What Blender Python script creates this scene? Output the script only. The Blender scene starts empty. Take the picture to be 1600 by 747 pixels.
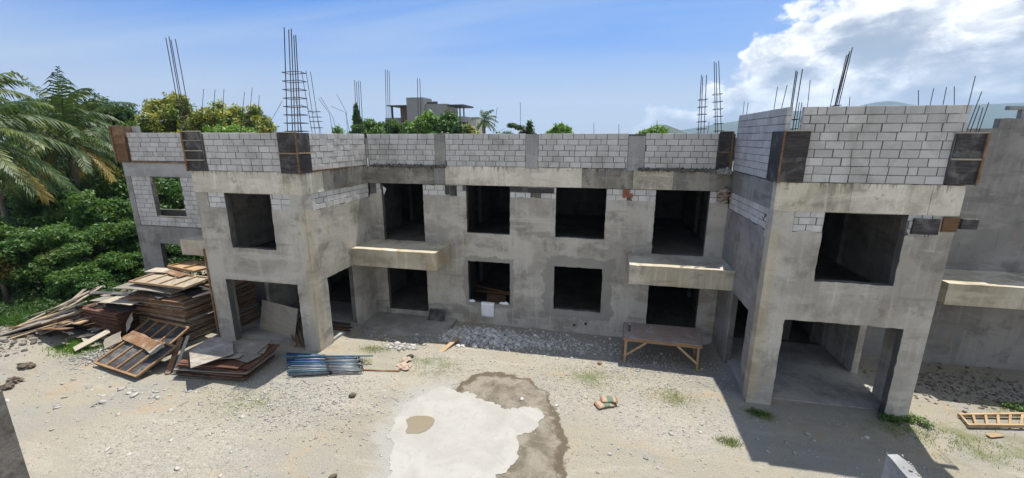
import bpy, bmesh, math, random
import numpy as np
from mathutils import Vector, Matrix, noise as mnoise

R = math.radians
rnd = random.Random(7)
SC = bpy.context.scene
COL = SC.collection

# ------------------------------------------------------------------ camera
CAM = np.array([2.1097, -16.152, 7.496])
YAW, PIT, FPX = -0.21349, 0.23551, 658.0
cd = bpy.data.cameras.new('camera')
cam = bpy.data.objects.new('camera', cd)
COL.objects.link(cam)
cam.location = CAM
cam.rotation_euler = (math.pi/2 - PIT, 0, -YAW)
cd.sensor_width = 36.0
cd.lens = FPX*36.0/1600.0
cd.clip_start = 0.05
cd.clip_end = 20000
SC.camera = cam

# ------------------------------------------------------------------ sun and sky
SUN_TO = Vector((0.07, 0.31, 1.0)).normalized()
SUN_EL = math.asin(SUN_TO.z)
SUN_AZ = math.atan2(SUN_TO.x, SUN_TO.y)
sd = bpy.data.lights.new('sun', 'SUN')
sd.energy = 2.6
sd.angle = R(0.53)
sd.color = (1.0, 0.945, 0.84)
sun = bpy.data.objects.new('sun', sd)
COL.objects.link(sun)
sun.rotation_euler = SUN_TO.to_track_quat('Z', 'Y').to_euler()
SC.view_settings.view_transform = 'Standard'
SC.view_settings.look = 'None'
SC.view_settings.exposure = 1.5
SC.view_settings.gamma = 1.0


def nd(nt, typ, **kw):
    n = nt.nodes.new(typ)
    for k, v in kw.items():
        if k.startswith('i_'):
            key = k[2:]
            key = int(key) if key.isdigit() else key.replace('_', ' ')
            n.inputs[key].default_value = v
        else:
            setattr(n, k, v)
    return n


def math_n(nt, op, a, b=None, clamp=False):
    n = nt.nodes.new('ShaderNodeMath')
    n.operation = op
    n.use_clamp = clamp
    for i, x in enumerate((a, b)):
        if x is None:
            continue
        if isinstance(x, (int, float)):
            n.inputs[i].default_value = x
        else:
            nt.links.new(x, n.inputs[i])
    return n.outputs[0]


def mapr(nt, x, a, b, c=0.0, d=1.0, smooth=False):
    n = nt.nodes.new('ShaderNodeMapRange')
    if smooth:
        n.interpolation_type = 'SMOOTHSTEP'
    nt.links.new(x, n.inputs[0])
    for i, v in enumerate((a, b, c, d)):
        n.inputs[i+1].default_value = v
    return n.outputs[0]


def mixc(nt, f, a, b, mode='MIX'):
    n = nt.nodes.new('ShaderNodeMix')
    n.data_type = 'RGBA'
    n.blend_type = mode
    for s, x in ((n.inputs[0], f), (n.inputs[6], a), (n.inputs[7], b)):
        if isinstance(x, (int, float)):
            s.default_value = x
        elif isinstance(x, tuple):
            s.default_value = (x[0], x[1], x[2], 1)
        else:
            nt.links.new(x, s)
    return n.outputs[2]


def noise_n(nt, vec, scale, detail=4, rough=0.55, dist=0.0):
    n = nt.nodes.new('ShaderNodeTexNoise')
    n.inputs['Scale'].default_value = scale
    n.inputs['Detail'].default_value = detail
    n.inputs['Roughness'].default_value = rough
    n.inputs['Distortion'].default_value = dist
    if vec is not None:
        nt.links.new(vec, n.inputs['Vector'])
    return n.outputs[0]


def vscale(nt, vec, s, loc=(0, 0, 0)):
    n = nt.nodes.new('ShaderNodeMapping')
    n.inputs['Scale'].default_value = s
    n.inputs['Location'].default_value = loc
    nt.links.new(vec, n.inputs[0])
    return n.outputs[0]


W = bpy.data.worlds.new('World')
SC.world = W
W.use_nodes = True
nt = W.node_tree
nt.nodes.clear()
sky = nt.nodes.new('ShaderNodeTexSky')
sky.sky_type = 'NISHITA'
sky.sun_disc = False
sky.sun_elevation = SUN_EL
sky.sun_rotation = SUN_AZ
sky.altitude = 0
sky.air_density = 1.0
sky.dust_density = 1.0
sky.ozone_density = 1.6
tc = nt.nodes.new('ShaderNodeTexCoord')
sep = nt.nodes.new('ShaderNodeSeparateXYZ')
nt.links.new(tc.outputs['Generated'], sep.inputs[0])
# direction divided by elevation: clouds lie on layers and get flatter towards the horizon
zz = math_n(nt, 'MAXIMUM', sep.outputs[2], 0.0)
az = math_n(nt, 'ARCTAN2', sep.outputs[0], sep.outputs[1])       # 0 = north, + = east
el = math_n(nt, 'ARCSINE', zz)
# thin veil of cirrus
dv = math_n(nt, 'ADD', zz, 0.10)
cx_ = math_n(nt, 'DIVIDE', sep.outputs[0], dv)
cy_ = math_n(nt, 'DIVIDE', sep.outputs[1], dv)
cmb = nt.nodes.new('ShaderNodeCombineXYZ')
nt.links.new(cx_, cmb.inputs[0])
nt.links.new(cy_, cmb.inputs[1])
ci = noise_n(nt, vscale(nt, cmb.outputs[0], (0.22, 0.75, 1), (3.1, 0.4, 0)), 1.0, 5, 0.55, 0.4)
cirrus = mapr(nt, ci, 0.40, 0.68, 0.0, 0.50, True)
# cumulus bank towards the east, extended out of view behind the camera
p3 = vscale(nt, tc.outputs['Generated'], (1, 1, 1.55), (0.35, 0.1, 0.22))
big = noise_n(nt, p3, 5.0, 10, 0.58, 0.05)
tt = math_n(nt, 'SUBTRACT', sep.outputs[0], math_n(nt, 'MULTIPLY', math_n(nt, 'MINIMUM', el, 0.34), 2.1))
tt = math_n(nt, 'ADD', tt, math_n(nt, 'ADD', math_n(nt, 'MULTIPLY', sep.outputs[1], -0.8), 0.75))  # unseen cloud added behind the camera to brighten the shaded facade and ground
tw_ = mapr(nt, tt, -0.34, 0.16, -0.34, 0.16, True)          # the bank thickens towards the east and the added south side
cov = math_n(nt, 'ADD', big, tw_)
cum = mapr(nt, cov, 0.462, 0.518, 0.0, 1.0, True)
shade_n = noise_n(nt, vscale(nt, tc.outputs['Generated'], (1.4, 1.4, 3.4), (0.1, 0, 0.3)), 3.0, 6, 0.55, 0.1)
shade_f = noise_n(nt, vscale(nt, tc.outputs['Generated'], (1, 1, 1.5), (0.3, 0.6, 0.1)), 11.0, 6, 0.6, 0.3)
sh0 = math_n(nt, 'ADD', shade_n, math_n(nt, 'MULTIPLY', shade_f, 0.35))
thick = mapr(nt, cov, 0.50, 0.66, 0.0, 1.0, True)
shd = math_n(nt, 'MULTIPLY', thick, mapr(nt, sh0, 0.53, 0.72, 0.0, 1.0, True))
puff = noise_n(nt, vscale(nt, tc.outputs['Generated'], (1, 1, 1.4), (0.2, 0.3, 0.9)), 15.0, 7, 0.6, 0.5)
lit = mixc(nt, mapr(nt, puff, 0.36, 0.62, 0, 1, True), (2.9, 3.05, 3.3), (5.0, 5.0, 5.0))
cloudcol = mixc(nt, shd, lit, (1.45, 1.75, 2.2))
hz = mapr(nt, el, 0.02, 0.31, 0.88, 0.0, True)
c0 = mixc(nt, 1.0, sky.outputs[0], (0.06, 0.26, 0.54), 'MULTIPLY')
c0 = mixc(nt, hz, c0, (2.35, 2.5, 2.75))
c1 = mixc(nt, cirrus, c0, (2.0, 2.45, 3.0))
c2 = mixc(nt, math_n(nt, 'MULTIPLY', cum, mapr(nt, el, 0.0, 0.16, 0.35, 1.0)), c1, cloudcol)
bg = nt.nodes.new('ShaderNodeBackground')
bg.inputs[1].default_value = 0.10
nt.links.new(c2, bg.inputs[0])
wo = nt.nodes.new('ShaderNodeOutputWorld')
nt.links.new(bg.outputs[0], wo.inputs[0])

# ------------------------------------------------------------------ survey helper: a photo point on a plane of the world
_f = np.array([math.sin(YAW)*math.cos(PIT), math.cos(YAW)*math.cos(PIT), -math.sin(PIT)])
_r = np.array([math.cos(YAW), -math.sin(YAW), 0.0])
_u = np.cross(_r, _f)


def at(u, v, X=None, Y=None, Z=None):
    d = _f + _r*(u-800)/FPX - _u*(v-373.5)/FPX
    ax, val = (0, X) if X is not None else ((1, Y) if Y is not None else (2, Z))
    p = CAM + d*(val-CAM[ax])/d[ax]
    return Vector(p)


# ------------------------------------------------------------------ object helpers
def link(name, me, mat=None, parent=None):
    o = bpy.data.objects.new(name, me)
    COL.objects.link(o)
    if mat is not None and me is not None and not me.materials:
        me.materials.append(mat)
    if parent is not None:
        o.parent = parent
    return o


def tag(o, label=None, cat=None, group=None, kind=None):
    if label: o['label'] = label
    if cat: o['category'] = cat
    if group: o['group'] = group
    if kind: o['kind'] = kind
    return o


def empty(name, loc=(0, 0, 0), rz=0.0, **k):
    o = bpy.data.objects.new(name, None)
    COL.objects.link(o)
    o.location = loc
    o.rotation_euler = (0, 0, rz)
    o.empty_display_size = 0.2
    return tag(o, **k)


class MB:
    def __init__(s):
        s.v = []
        s.f = []

    def box(s, x0, x1, y0, y1, z0, z1, M=None, jit=0.0):
        b = len(s.v)
        for z in (z0, z1):
            for x, y in ((x0, y0), (x1, y0), (x1, y1), (x0, y1)):
                p = Vector((x, y, z))
                if jit:
                    p += Vector((rnd.uniform(-jit, jit), rnd.uniform(-jit, jit), rnd.uniform(-jit, jit)))
                s.v.append(tuple(M @ p) if M is not None else tuple(p))
        for q in ((3, 2, 1, 0), (4, 5, 6, 7), (0, 1, 5, 4), (1, 2, 6, 5), (2, 3, 7, 6), (3, 0, 4, 7)):
            s.f.append(tuple(b+i for i in q))
        return s

    def beam(s, p, q, w, h, roll=0.0):
        """square timber from p to q, w wide and h high"""
        p, q = Vector(p), Vector(q)
        d = q-p
        L = d.length
        t = d.normalized()
        up = Vector((0, 0, 1)) if abs(t.z) < 0.95 else Vector((0, 1, 0))
        a = t.cross(up).normalized()
        b = a.cross(t)
        ca, sa = math.cos(roll), math.sin(roll)
        a, b = a*ca+b*sa, b*ca-a*sa
        M = Matrix(((t.x, a.x, b.x, p.x), (t.y, a.y, b.y, p.y), (t.z, a.z, b.z, p.z), (0, 0, 0, 1)))
        return s.box(0, L, -w/2, w/2, -h/2, h/2, M)

    def tube(s, pts, r, n=6, r2=None, cap=True):
        pts = [Vector(p) for p in pts]
        b0 = len(s.v)
        m = len(pts)
        for i, p in enumerate(pts):
            t = (pts[min(i+1, m-1)]-pts[max(i-1, 0)]).normalized()
            up = Vector((0, 0, 1)) if abs(t.z) < 0.9 else Vector((0, 1, 0))
            a = t.cross(up).normalized()
            c = a.cross(t)
            rr = r if r2 is None else r+(r2-r)*i/(m-1)
            for k in range(n):
                an = 2*math.pi*k/n
                s.v.append(tuple(p+a*(rr*math.cos(an))+c*(rr*math.sin(an))))
        for i in range(m-1):
            for k in range(n):
                a_ = b0+i*n+k
                b_ = b0+i*n+(k+1) % n
                s.f.append((a_, b_, b_+n, a_+n))
        if cap:
            s.f.append(tuple(b0+k for k in range(n))[::-1])
            s.f.append(tuple(b0+(m-1)*n+k for k in range(n)))
        return s

    def mesh(s, name):
        me = bpy.data.meshes.new(name)
        me.from_pydata(s.v, [], s.f)
        me.update()
        return me

    def build(s, name, mat, parent=None, smooth=False, bevel=0.0):
        me = s.mesh(name)
        if bevel:
            bm = bmesh.new()
            bm.from_mesh(me)
            bmesh.ops.bevel(bm, geom=bm.edges[:], offset=bevel, segments=1, affect='EDGES')
            bm.to_mesh(me)
            bm.free()
        if smooth:
            for p in me.polygons:
                p.use_smooth = True
        return link(name, me, mat, parent)


def np_mesh(name, V, F, mat, parent=None, smooth=False):
    """V (n,3), F (m,k) with constant k"""
    me = bpy.data.meshes.new(name)
    n, (m, k) = len(V), F.shape
    me.vertices.add(n)
    me.vertices.foreach_set('co', np.asarray(V, np.float32).ravel())
    me.loops.add(m*k)
    me.loops.foreach_set('vertex_index', F.astype(np.int32).ravel())
    me.polygons.add(m)
    me.polygons.foreach_set('loop_start', np.arange(0, m*k, k, dtype=np.int32))
    me.polygons.foreach_set('loop_total', np.full(m, k, np.int32))
    if smooth:
        me.polygons.foreach_set('use_smooth', np.ones(m, bool))
    me.update(calc_edges=True)
    return link(name, me, mat, parent)


# ------------------------------------------------------------------ materials
def newmat(name):
    m = bpy.data.materials.new(name)
    m.use_nodes = True
    nt = m.node_tree
    b = nt.nodes['Principled BSDF']
    g = nt.nodes.new('ShaderNodeNewGeometry')
    return m, nt, b, g.outputs['Position'], g


def setbump(nt, b, h, dist, strength=1.0):
    n = nt.nodes.new('ShaderNodeBump')
    n.inputs['Distance'].default_value = dist
    n.inputs['Strength'].default_value = strength
    nt.links.new(h, n.inputs['Height'])
    nt.links.new(n.outputs[0], b.inputs['Normal'])


def mat_plaster(name, base, light, dark, warm=(0.30, 0.22, 0.13), streak=0.5, stain=0.45, tex=1.0, bands=False, drips=False):
    m, nt, b, pos, g = newmat(name)
    n1 = noise_n(nt, pos, 0.55*tex, 6, 0.6, 0.3)
    n2 = noise_n(nt, vscale(nt, pos, (1, 1, 1), (7, 3, 1)), 1.25*tex, 7, 0.66, 0.15)
    n3 = noise_n(nt, vscale(nt, pos, (7, 7, 0.55)), 1.0, 5, 0.6)
    n4 = noise_n(nt, pos, 22, 5, 0.65)
    n5 = noise_n(nt, vscale(nt, pos, (1.3, 1.3, 0.5), (2, 9, 4)), 0.8, 6, 0.62, 0.15)
    c = mixc(nt, mapr(nt, n1, 0.42, 0.60, 0, 1, True), base, light)
    c = mixc(nt, math_n(nt, 'MULTIPLY', mapr(nt, n2, 0.50, 0.66, 0, 1, True), 0.72), c, dark)
    c = mixc(nt, math_n(nt, 'MULTIPLY', mapr(nt, n5, 0.56, 0.72, 0, 1, True), stain), c, warm)
    c = mixc(nt, math_n(nt, 'MULTIPLY', mapr(nt, n3, 0.55, 0.75, 0, 1), streak), c, tuple(min(1, x*1.35) for x in light))
    c = mixc(nt, math_n(nt, 'MULTIPLY', mapr(nt, n3, 0.42, 0.25, 0, 1), streak*0.8), c, tuple(x*0.7 for x in dark))
    n6 = noise_n(nt, vscale(nt, pos, (0.5, 0.5, 2.6), (3, 1, 6)), 0.9, 6, 0.6, 0.2)
    c = mixc(nt, mapr(nt, n6, 0.55, 0.66, 0, 0.55, True), c, tuple(min(1, x*1.12) for x in light))
    c = mixc(nt, mapr(nt, n6, 0.44, 0.34, 0, 0.5, True), c, dark)
    if drips:
        sx = nt.nodes.new('ShaderNodeSeparateXYZ')
        nt.links.new(pos, sx.inputs[0])
        d1 = noise_n(nt, vscale(nt, pos, (9, 9, 0.5), (1, 5, 2)), 1.0, 5, 0.65)
        zt_ = math_n(nt, 'ADD', sx.outputs[2], mapr(nt, d1, 0.3, 0.75, -0.35, 0.55))
        c = mixc(nt, mapr(nt, zt_, 6.42, 6.62, 0, 0.75, True), c, tuple(x*0.55 for x in dark))
        vh = nt.nodes.new('ShaderNodeTexVoronoi'); vh.inputs['Scale'].default_value = 2.6
        nt.links.new(pos, vh.inputs['Vector'])
        c = mixc(nt, mapr(nt, vh.outputs[0], 0.055, 0.035, 0, 0.8), c, tuple(x*0.3 for x in dark))
        d2 = noise_n(nt, vscale(nt, pos, (3, 3, 3), (5, 5, 2)), 1.0, 7, 0.7)
        c = mixc(nt, mapr(nt, d2, 0.60, 0.66, 0, 0.6, True), c, tuple(x*0.8 for x in dark))
    if bands:
        sx = nt.nodes.new('ShaderNodeSeparateXYZ')
        nt.links.new(pos, sx.inputs[0])
        zf = math_n(nt, 'ADD', sx.outputs[2], mapr(nt, n2, 0.3, 0.7, -0.3, 0.3))
        bz = math_n(nt, 'MULTIPLY', mapr(nt, zf, 2.35, 2.75, 0, 1, True), mapr(nt, zf, 3.3, 3.0, 0, 1, True))
        c = mixc(nt, math_n(nt, 'MULTIPLY', bz, mapr(nt, n1, 0.40, 0.56, 0.1, 0.75, True)), c, (0.50, 0.475, 0.425))
        # darker patching mortar smeared round the two lower windows
        for wx, wz, hx, hz_, dx_ in ((1.29, 1.58, 0.95, 0.92, 0.42), (-2.38, 1.58, 0.90, 0.92, 0.20)):
            qx = math_n(nt, 'SUBTRACT', math_n(nt, 'ABSOLUTE', math_n(nt, 'SUBTRACT', sx.outputs[0], wx)), hx)
            qz = math_n(nt, 'SUBTRACT', math_n(nt, 'ABSOLUTE', math_n(nt, 'SUBTRACT', sx.outputs[2], wz)), hz_)
            q = math_n(nt, 'ADD', math_n(nt, 'MAXIMUM', qx, qz), mapr(nt, n2, 0.3, 0.7, -0.2, 0.2))
            onf = mapr(nt, sx.outputs[1], -0.3, -0.1, 0, 1)
            c = mixc(nt, math_n(nt, 'MULTIPLY', onf, mapr(nt, q, dx_, dx_-0.06, 0, 0.75, True)), c, (0.235, 0.23, 0.215))
    c = mixc(nt, mapr(nt, n4, 0.35, 0.75, 0, 0.35), c, tuple(x*0.7 for x in base))
    # hairline cracks
    v = nt.nodes.new('ShaderNodeTexVoronoi')
    v.feature = 'DISTANCE_TO_EDGE'
    v.inputs['Scale'].default_value = 0.55
    wv = nt.nodes.new('ShaderNodeMix'); wv.data_type = 'VECTOR'
    nn = nt.nodes.new('ShaderNodeTexNoise'); nn.inputs['Scale'].default_value = 1.7; nn.inputs['Detail'].default_value = 6
    nt.links.new(pos, nn.inputs['Vector'])
    wv.inputs[0].default_value = 0.28
    nt.links.new(pos, wv.inputs[4]); nt.links.new(nn.outputs[1], wv.inputs[5])
    nt.links.new(wv.outputs[1], v.inputs['Vector'])
    cr = math_n(nt, 'MULTIPLY', mapr(nt, v.outputs[0], 0.0, 0.004, 1, 0), mapr(nt, n2, 0.56, 0.68, 0, 0.35))
    c = mixc(nt, cr, c, tuple(x*0.35 for x in dark))
    nt.links.new(c, b.inputs['Base Color'])
    b.inputs['Roughness'].default_value = 0.93
    b.inputs['Specular IOR Level'].default_value = 0.15
    h = math_n(nt, 'ADD', math_n(nt, 'MULTIPLY', n4, 0.35), math_n(nt, 'MULTIPLY', n2, 1.0))
    h = math_n(nt, 'SUBTRACT', h, math_n(nt, 'MULTIPLY', cr, 0.6))
    setbump(nt, b, h, 0.02)
    return m


M = {}
M['plaster'] = mat_plaster('cement_render', (0.36, 0.335, 0.295), (0.50, 0.475, 0.425), (0.21, 0.195, 0.17), bands=True)
M['tan'] = mat_plaster('tan_render', (0.40, 0.345, 0.26), (0.50, 0.455, 0.37), (0.26, 0.22, 0.16))
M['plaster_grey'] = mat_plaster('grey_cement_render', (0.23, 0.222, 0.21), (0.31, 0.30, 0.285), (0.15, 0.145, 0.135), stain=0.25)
M['beam'] = mat_plaster('cast_concrete', (0.56, 0.52, 0.435), (0.70, 0.66, 0.575), (0.33, 0.305, 0.25), streak=0.55, stain=0.35, drips=True)
M['beam_mid'] = mat_plaster('stained_cast_concrete', (0.44, 0.41, 0.33), (0.60, 0.56, 0.46), (0.22, 0.20, 0.165), streak=0.7, stain=0.55, drips=True)
M['beam_dark'] = mat_plaster('weathered_cast_concrete', (0.20, 0.19, 0.165), (0.33, 0.31, 0.27), (0.10, 0.095, 0.085), streak=0.5, stain=0.6, tex=1.8, drips=True)
M['balcony'] = mat_plaster('balcony_concrete', (0.40, 0.36, 0.28), (0.52, 0.48, 0.40), (0.24, 0.21, 0.16), warm=(0.34, 0.24, 0.12), stain=0.6)
M['near'] = mat_plaster('near_column_concrete', (0.15, 0.14, 0.125), (0.23, 0.215, 0.19), (0.08, 0.07, 0.06), stain=0.5, tex=6)
M['column'] = mat_plaster('column_concrete', (0.30, 0.30, 0.30), (0.38, 0.38, 0.385), (0.2, 0.2, 0.2), stain=0.15, streak=0.3)
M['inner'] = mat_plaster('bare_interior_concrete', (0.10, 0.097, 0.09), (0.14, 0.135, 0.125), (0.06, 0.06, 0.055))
M['mortar'] = mat_plaster('mortar', (0.11, 0.105, 0.098), (0.16, 0.155, 0.145), (0.045, 0.045, 0.042), stain=0.2)
M['slab_top'] = mat_plaster('slab_concrete', (0.27, 0.265, 0.25), (0.36, 0.35, 0.33), (0.17, 0.165, 0.155))


def mat_block(name='concrete_block', v0=0.48, v1=0.62):
    m, nt, b, pos, g = newmat(name)
    oi = nt.nodes.new('ShaderNodeObjectInfo')
    r = math_n(nt, 'FRACT', math_n(nt, 'ADD', oi.outputs['Random'], g.outputs['Random Per Island']))
    rr = mapr(nt, r, 0, 1, 0, 1)
    c = mixc(nt, rr, (v0, v0*0.985, v0*0.965), (v1, v1*0.985, v1*0.965))
    n1 = noise_n(nt, pos, 60, 4, 0.7)
    n2 = noise_n(nt, pos, 1.3, 5, 0.6, 0.4)
    n3 = noise_n(nt, vscale(nt, pos, (6, 6, 0.9)), 1.0, 4, 0.6)
    c = mixc(nt, mapr(nt, n1, 0.35, 0.7, 0, 0.4), c, (v0*0.6,)*3)
    c = mixc(nt, mapr(nt, n2, 0.48, 0.68, 0, 0.6), c, (v0*0.60, v0*0.58, v0*0.54))
    c = mixc(nt, mapr(nt, n3, 0.60, 0.78, 0, 0.6), c, (v0*0.5, v0*0.48, v0*0.45))
    nt.links.new(c, b.inputs['Base Color'])
    b.inputs['Roughness'].default_value = 0.95
    b.inputs['Specular IOR Level'].default_value = 0.1
    setbump(nt, b, n1, 0.01)
    return m


M['block'] = mat_block()
M['block_cream'] = mat_block('limewashed_block', 0.52, 0.66)
M['block_red'] = mat_block('red_brick', 0.1, 0.2)
_nt = M['block_red'].node_tree
for _l in list(_nt.nodes['Principled BSDF'].inputs['Base Color'].links):
    _nt.links.remove(_l)
_nt.nodes['Principled BSDF'].inputs['Base Color'].default_value = (0.27, 0.115, 0.07, 1)


def mat_wood(name, c1, c2, c3, rough=0.8, sc=1.0, grey=0.0):
    m, nt, b, pos, g = newmat(name)
    t = nt.nodes.new('ShaderNodeTexCoord')
    oi = nt.nodes.new('ShaderNodeObjectInfo')
    r = math_n(nt, 'FRACT', math_n(nt, 'ADD', oi.outputs['Random'], g.outputs['Random Per Island']))
    ad = nt.nodes.new('ShaderNodeVectorMath'); ad.operation = 'ADD'
    cb = nt.nodes.new('ShaderNodeCombineXYZ')
    nt.links.new(math_n(nt, 'MULTIPLY', r, 37.0), cb.inputs[0])
    nt.links.new(math_n(nt, 'MULTIPLY', r, 11.0), cb.inputs[2])
    nt.links.new(t.outputs['Object'], ad.inputs[0]); nt.links.new(cb.outputs[0], ad.inputs[1])
    n1 = noise_n(nt, vscale(nt, ad.outputs[0], (1.2*sc, 14*sc, 14*sc)), 2.0, 6, 0.6, 0.6)
    n2 = noise_n(nt, ad.outputs[0], 2.2*sc, 6, 0.65, 0.5)
    c = mixc(nt, mapr(nt, n1, 0.35, 0.65, 0, 1, True), c1, c2)
    c = mixc(nt, mapr(nt, n2, 0.48, 0.66, 0, 0.85, True), c, c3)
    c = mixc(nt, mapr(nt, r, 0, 1, 0, 0.5), c, tuple(x*0.55 for x in c1))
    nt.links.new(c, b.inputs['Base Color'])
    b.inputs['Roughness'].default_value = rough
    b.inputs['Specular IOR Level'].default_value = 0.2
    setbump(nt, b, n1, 0.006)
    return m


M['ply_dark'] = mat_wood('film_faced_plywood', (0.035, 0.032, 0.034), (0.075, 0.07, 0.07), (0.16, 0.155, 0.15), 0.6)
M['ply_red'] = mat_wood('red_brown_plywood', (0.10, 0.045, 0.03), (0.17, 0.085, 0.055), (0.24, 0.17, 0.12))
M['ply_grey'] = mat_wood('weathered_plywood', (0.21, 0.185, 0.155), (0.30, 0.27, 0.235), (0.40, 0.37, 0.33))
M['ply_pale'] = mat_wood('dusty_plywood', (0.36, 0.31, 0.24), (0.46, 0.41, 0.33), (0.30, 0.26, 0.21))
M['batten'] = mat_wood('orange_batten', (0.29, 0.165, 0.08), (0.38, 0.24, 0.13), (0.24, 0.17, 0.11))
M['wood'] = mat_wood('raw_timber', (0.34, 0.23, 0.13), (0.46, 0.34, 0.21), (0.28, 0.21, 0.15))
M['wood_brown'] = mat_wood('brown_timber', (0.15, 0.085, 0.045), (0.24, 0.14, 0.08), (0.32, 0.23, 0.16))
M['wood_grey'] = mat_wood('grey_timber', (0.25, 0.20, 0.15), (0.38, 0.33, 0.27), (0.18, 0.15, 0.12))
M['table'] = mat_wood('stained_table_board', (0.25, 0.185, 0.155), (0.33, 0.26, 0.22), (0.36, 0.33, 0.31))


def mat_simple(name, col, rough=0.7, metal=0.0, var=0.25, scale=8, spec=0.3, bump=0.0):
    m, nt, b, pos, g = newmat(name)
    n1 = noise_n(nt, pos, scale, 5, 0.6)
    oi = nt.nodes.new('ShaderNodeObjectInfo')
    c = mixc(nt, mapr(nt, n1, 0.35, 0.7, 0, 1), col, tuple(x*(1-var) for x in col))
    c = mixc(nt, mapr(nt, oi.outputs['Random'], 0, 1, 0, var), c, tuple(x*0.6 for x in col))
    nt.links.new(c, b.inputs['Base Color'])
    b.inputs['Roughness'].default_value = rough
    b.inputs['Metallic'].default_value = metal
    b.inputs['Specular IOR Level'].default_value = spec
    if bump:
        setbump(nt, b, n1, bump)
    return m


M['rebar'] = mat_simple('rusty_steel', (0.065, 0.055, 0.06), 0.7, 0.5)
M['cloth'] = mat_simple('white_cloth', (0.84, 0.85, 0.88), 0.9, var=0.1)
M['sack'] = mat_simple('woven_sack', (0.42, 0.30, 0.21), 0.8, var=0.3, scale=30)
M['sack_green'] = mat_simple('green_sack_print', (0.14, 0.19, 0.14), 0.8, var=0.3)
M['sack_orange'] = mat_simple('orange_sack_print', (0.32, 0.19, 0.12), 0.8, var=0.3)
M['paper'] = mat_simple('crumpled_paper', (0.42, 0.33, 0.26), 0.9, var=0.35, scale=14)
M['glass_dark'] = mat_simple('dark_bottle', (0.02, 0.03, 0.05), 0.2, spec=0.6)
M['white_paint'] = mat_simple('white_paint', (0.7, 0.7, 0.7), 0.6)
M['blue_paint'] = mat_simple('blue_painted_steel', (0.035, 0.10, 0.28), 0.45, 0.2, var=0.5, scale=5)
M['teal_paint'] = mat_simple('teal_painted_steel', (0.09, 0.19, 0.25), 0.45, 0.2, var=0.5, scale=5)
M['steel_blue'] = mat_simple('dusty_blue_steel', (0.13, 0.19, 0.27), 0.5, 0.2, var=0.5, scale=5)
M['galv'] = mat_simple('galvanised_steel', (0.30, 0.33, 0.36), 0.5, 0.4, var=0.5, scale=6)
M['stone'] = mat_simple('limestone_rubble', (0.43, 0.42, 0.395), 0.95, var=0.35, scale=9)
M['rock'] = mat_simple('brown_rock', (0.13, 0.105, 0.08), 0.95, var=0.4, bump=0.02)
M['house'] = mat_simple('grey_house_render', (0.24, 0.245, 0.26), 0.9, var=0.12, scale=2)
M['house_brown'] = mat_simple('brown_house_render', (0.11, 0.075, 0.07), 0.9, var=0.12, scale=2)
M['house_dark'] = mat_simple('dark_house_trim', (0.05, 0.055, 0.065), 0.7)
M['house_pale'] = mat_simple('pale_house_render', (0.42, 0.41, 0.42), 0.9, var=0.1)
M['bark'] = mat_simple('bark', (0.19, 0.155, 0.12), 0.95, var=0.5, scale=7, bump=0.04)
M['palm_bark'] = mat_simple('palm_bark', (0.24, 0.215, 0.185), 0.95, var=0.5, scale=9, bump=0.04)


def mat_leaf(name, c1, c2, c3=None, trans=0.35, csc=0.35, thr=(0.5, 0.64), amt=1.0):
    m, nt, b, pos, g = newmat(name)
    r = g.outputs['Random Per Island']
    c = mixc(nt, r, c1, c2)
    if c3 is not None:
        n = noise_n(nt, pos, csc, 3, 0.6)
        f = math_n(nt, 'MULTIPLY', mapr(nt, n, thr[0], thr[1], 0, 1, True), mapr(nt, r, 0.1, 0.8, 0.5, 1))
        f = math_n(nt, 'MULTIPLY', f, amt)
        c = mixc(nt, f, c, c3)
    nt.links.new(c, b.inputs['Base Color'])
    b.inputs['Roughness'].default_value = 0.5
    b.inputs['Specular IOR Level'].default_value = 0.35
    t = nt.nodes.new('ShaderNodeBsdfTranslucent')
    cc = mixc(nt, 1.0, c, (1.3, 1.25, 0.5), 'MULTIPLY')
    nt.links.new(cc, t.inputs[0])
    mx = nt.nodes.new('ShaderNodeMixShader')
    mx.inputs[0].default_value = trans
    nt.links.new(b.outputs[0], mx.inputs[1])
    nt.links.new(t.outputs[0], mx.inputs[2])
    nt.links.new(mx.outputs[0], nt.nodes['Material Output'].inputs[0])
    return m


M['leaf_dark'] = mat_leaf('dark_green_leaves', (0.022, 0.060, 0.016), (0.050, 0.105, 0.028), (0.075, 0.13, 0.03), csc=0.6)
M['leaf_mid'] = mat_leaf('mid_green_leaves', (0.035, 0.095, 0.020), (0.080, 0.17, 0.035), (0.12, 0.20, 0.04), csc=0.7)
M['leaf_rust'] = mat_leaf('green_and_rust_leaves', (0.050, 0.115, 0.025), (0.09, 0.17, 0.035), (0.16, 0.085, 0.02), thr=(0.55, 0.68))
M['leaf_bright'] = mat_leaf('bright_green_leaves', (0.10, 0.21, 0.03), (0.17, 0.29, 0.05))
M['leaf_flower'] = mat_leaf('mango_leaves_in_flower', (0.06, 0.12, 0.025), (0.12, 0.19, 0.035), (0.42, 0.40, 0.09), csc=1.3, thr=(0.40, 0.58), amt=0.85)
M['palm_leaf'] = mat_leaf('palm_leaflets', (0.028, 0.060, 0.016), (0.070, 0.115, 0.030), (0.17, 0.20, 0.05), trans=0.28, csc=0.5, thr=(0.52, 0.66))
M['palm_dry'] = mat_leaf('yellow_palm_leaflets', (0.22, 0.17, 0.035), (0.33, 0.25, 0.06), trans=0.3)
M['grass'] = mat_leaf('grass_blades', (0.13, 0.19, 0.045), (0.24, 0.27, 0.09), trans=0.3)

# ------------------------------------------------------------------ ground
XL0, XL1, XR0, XR1, YF = -11.87, -7.57, 6.48, 10.5, -4.1


def sstep(a, b, x):
    t = np.clip((x-a)/(b-a), 0, 1)
    return t*t*(3-2*t)


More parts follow.
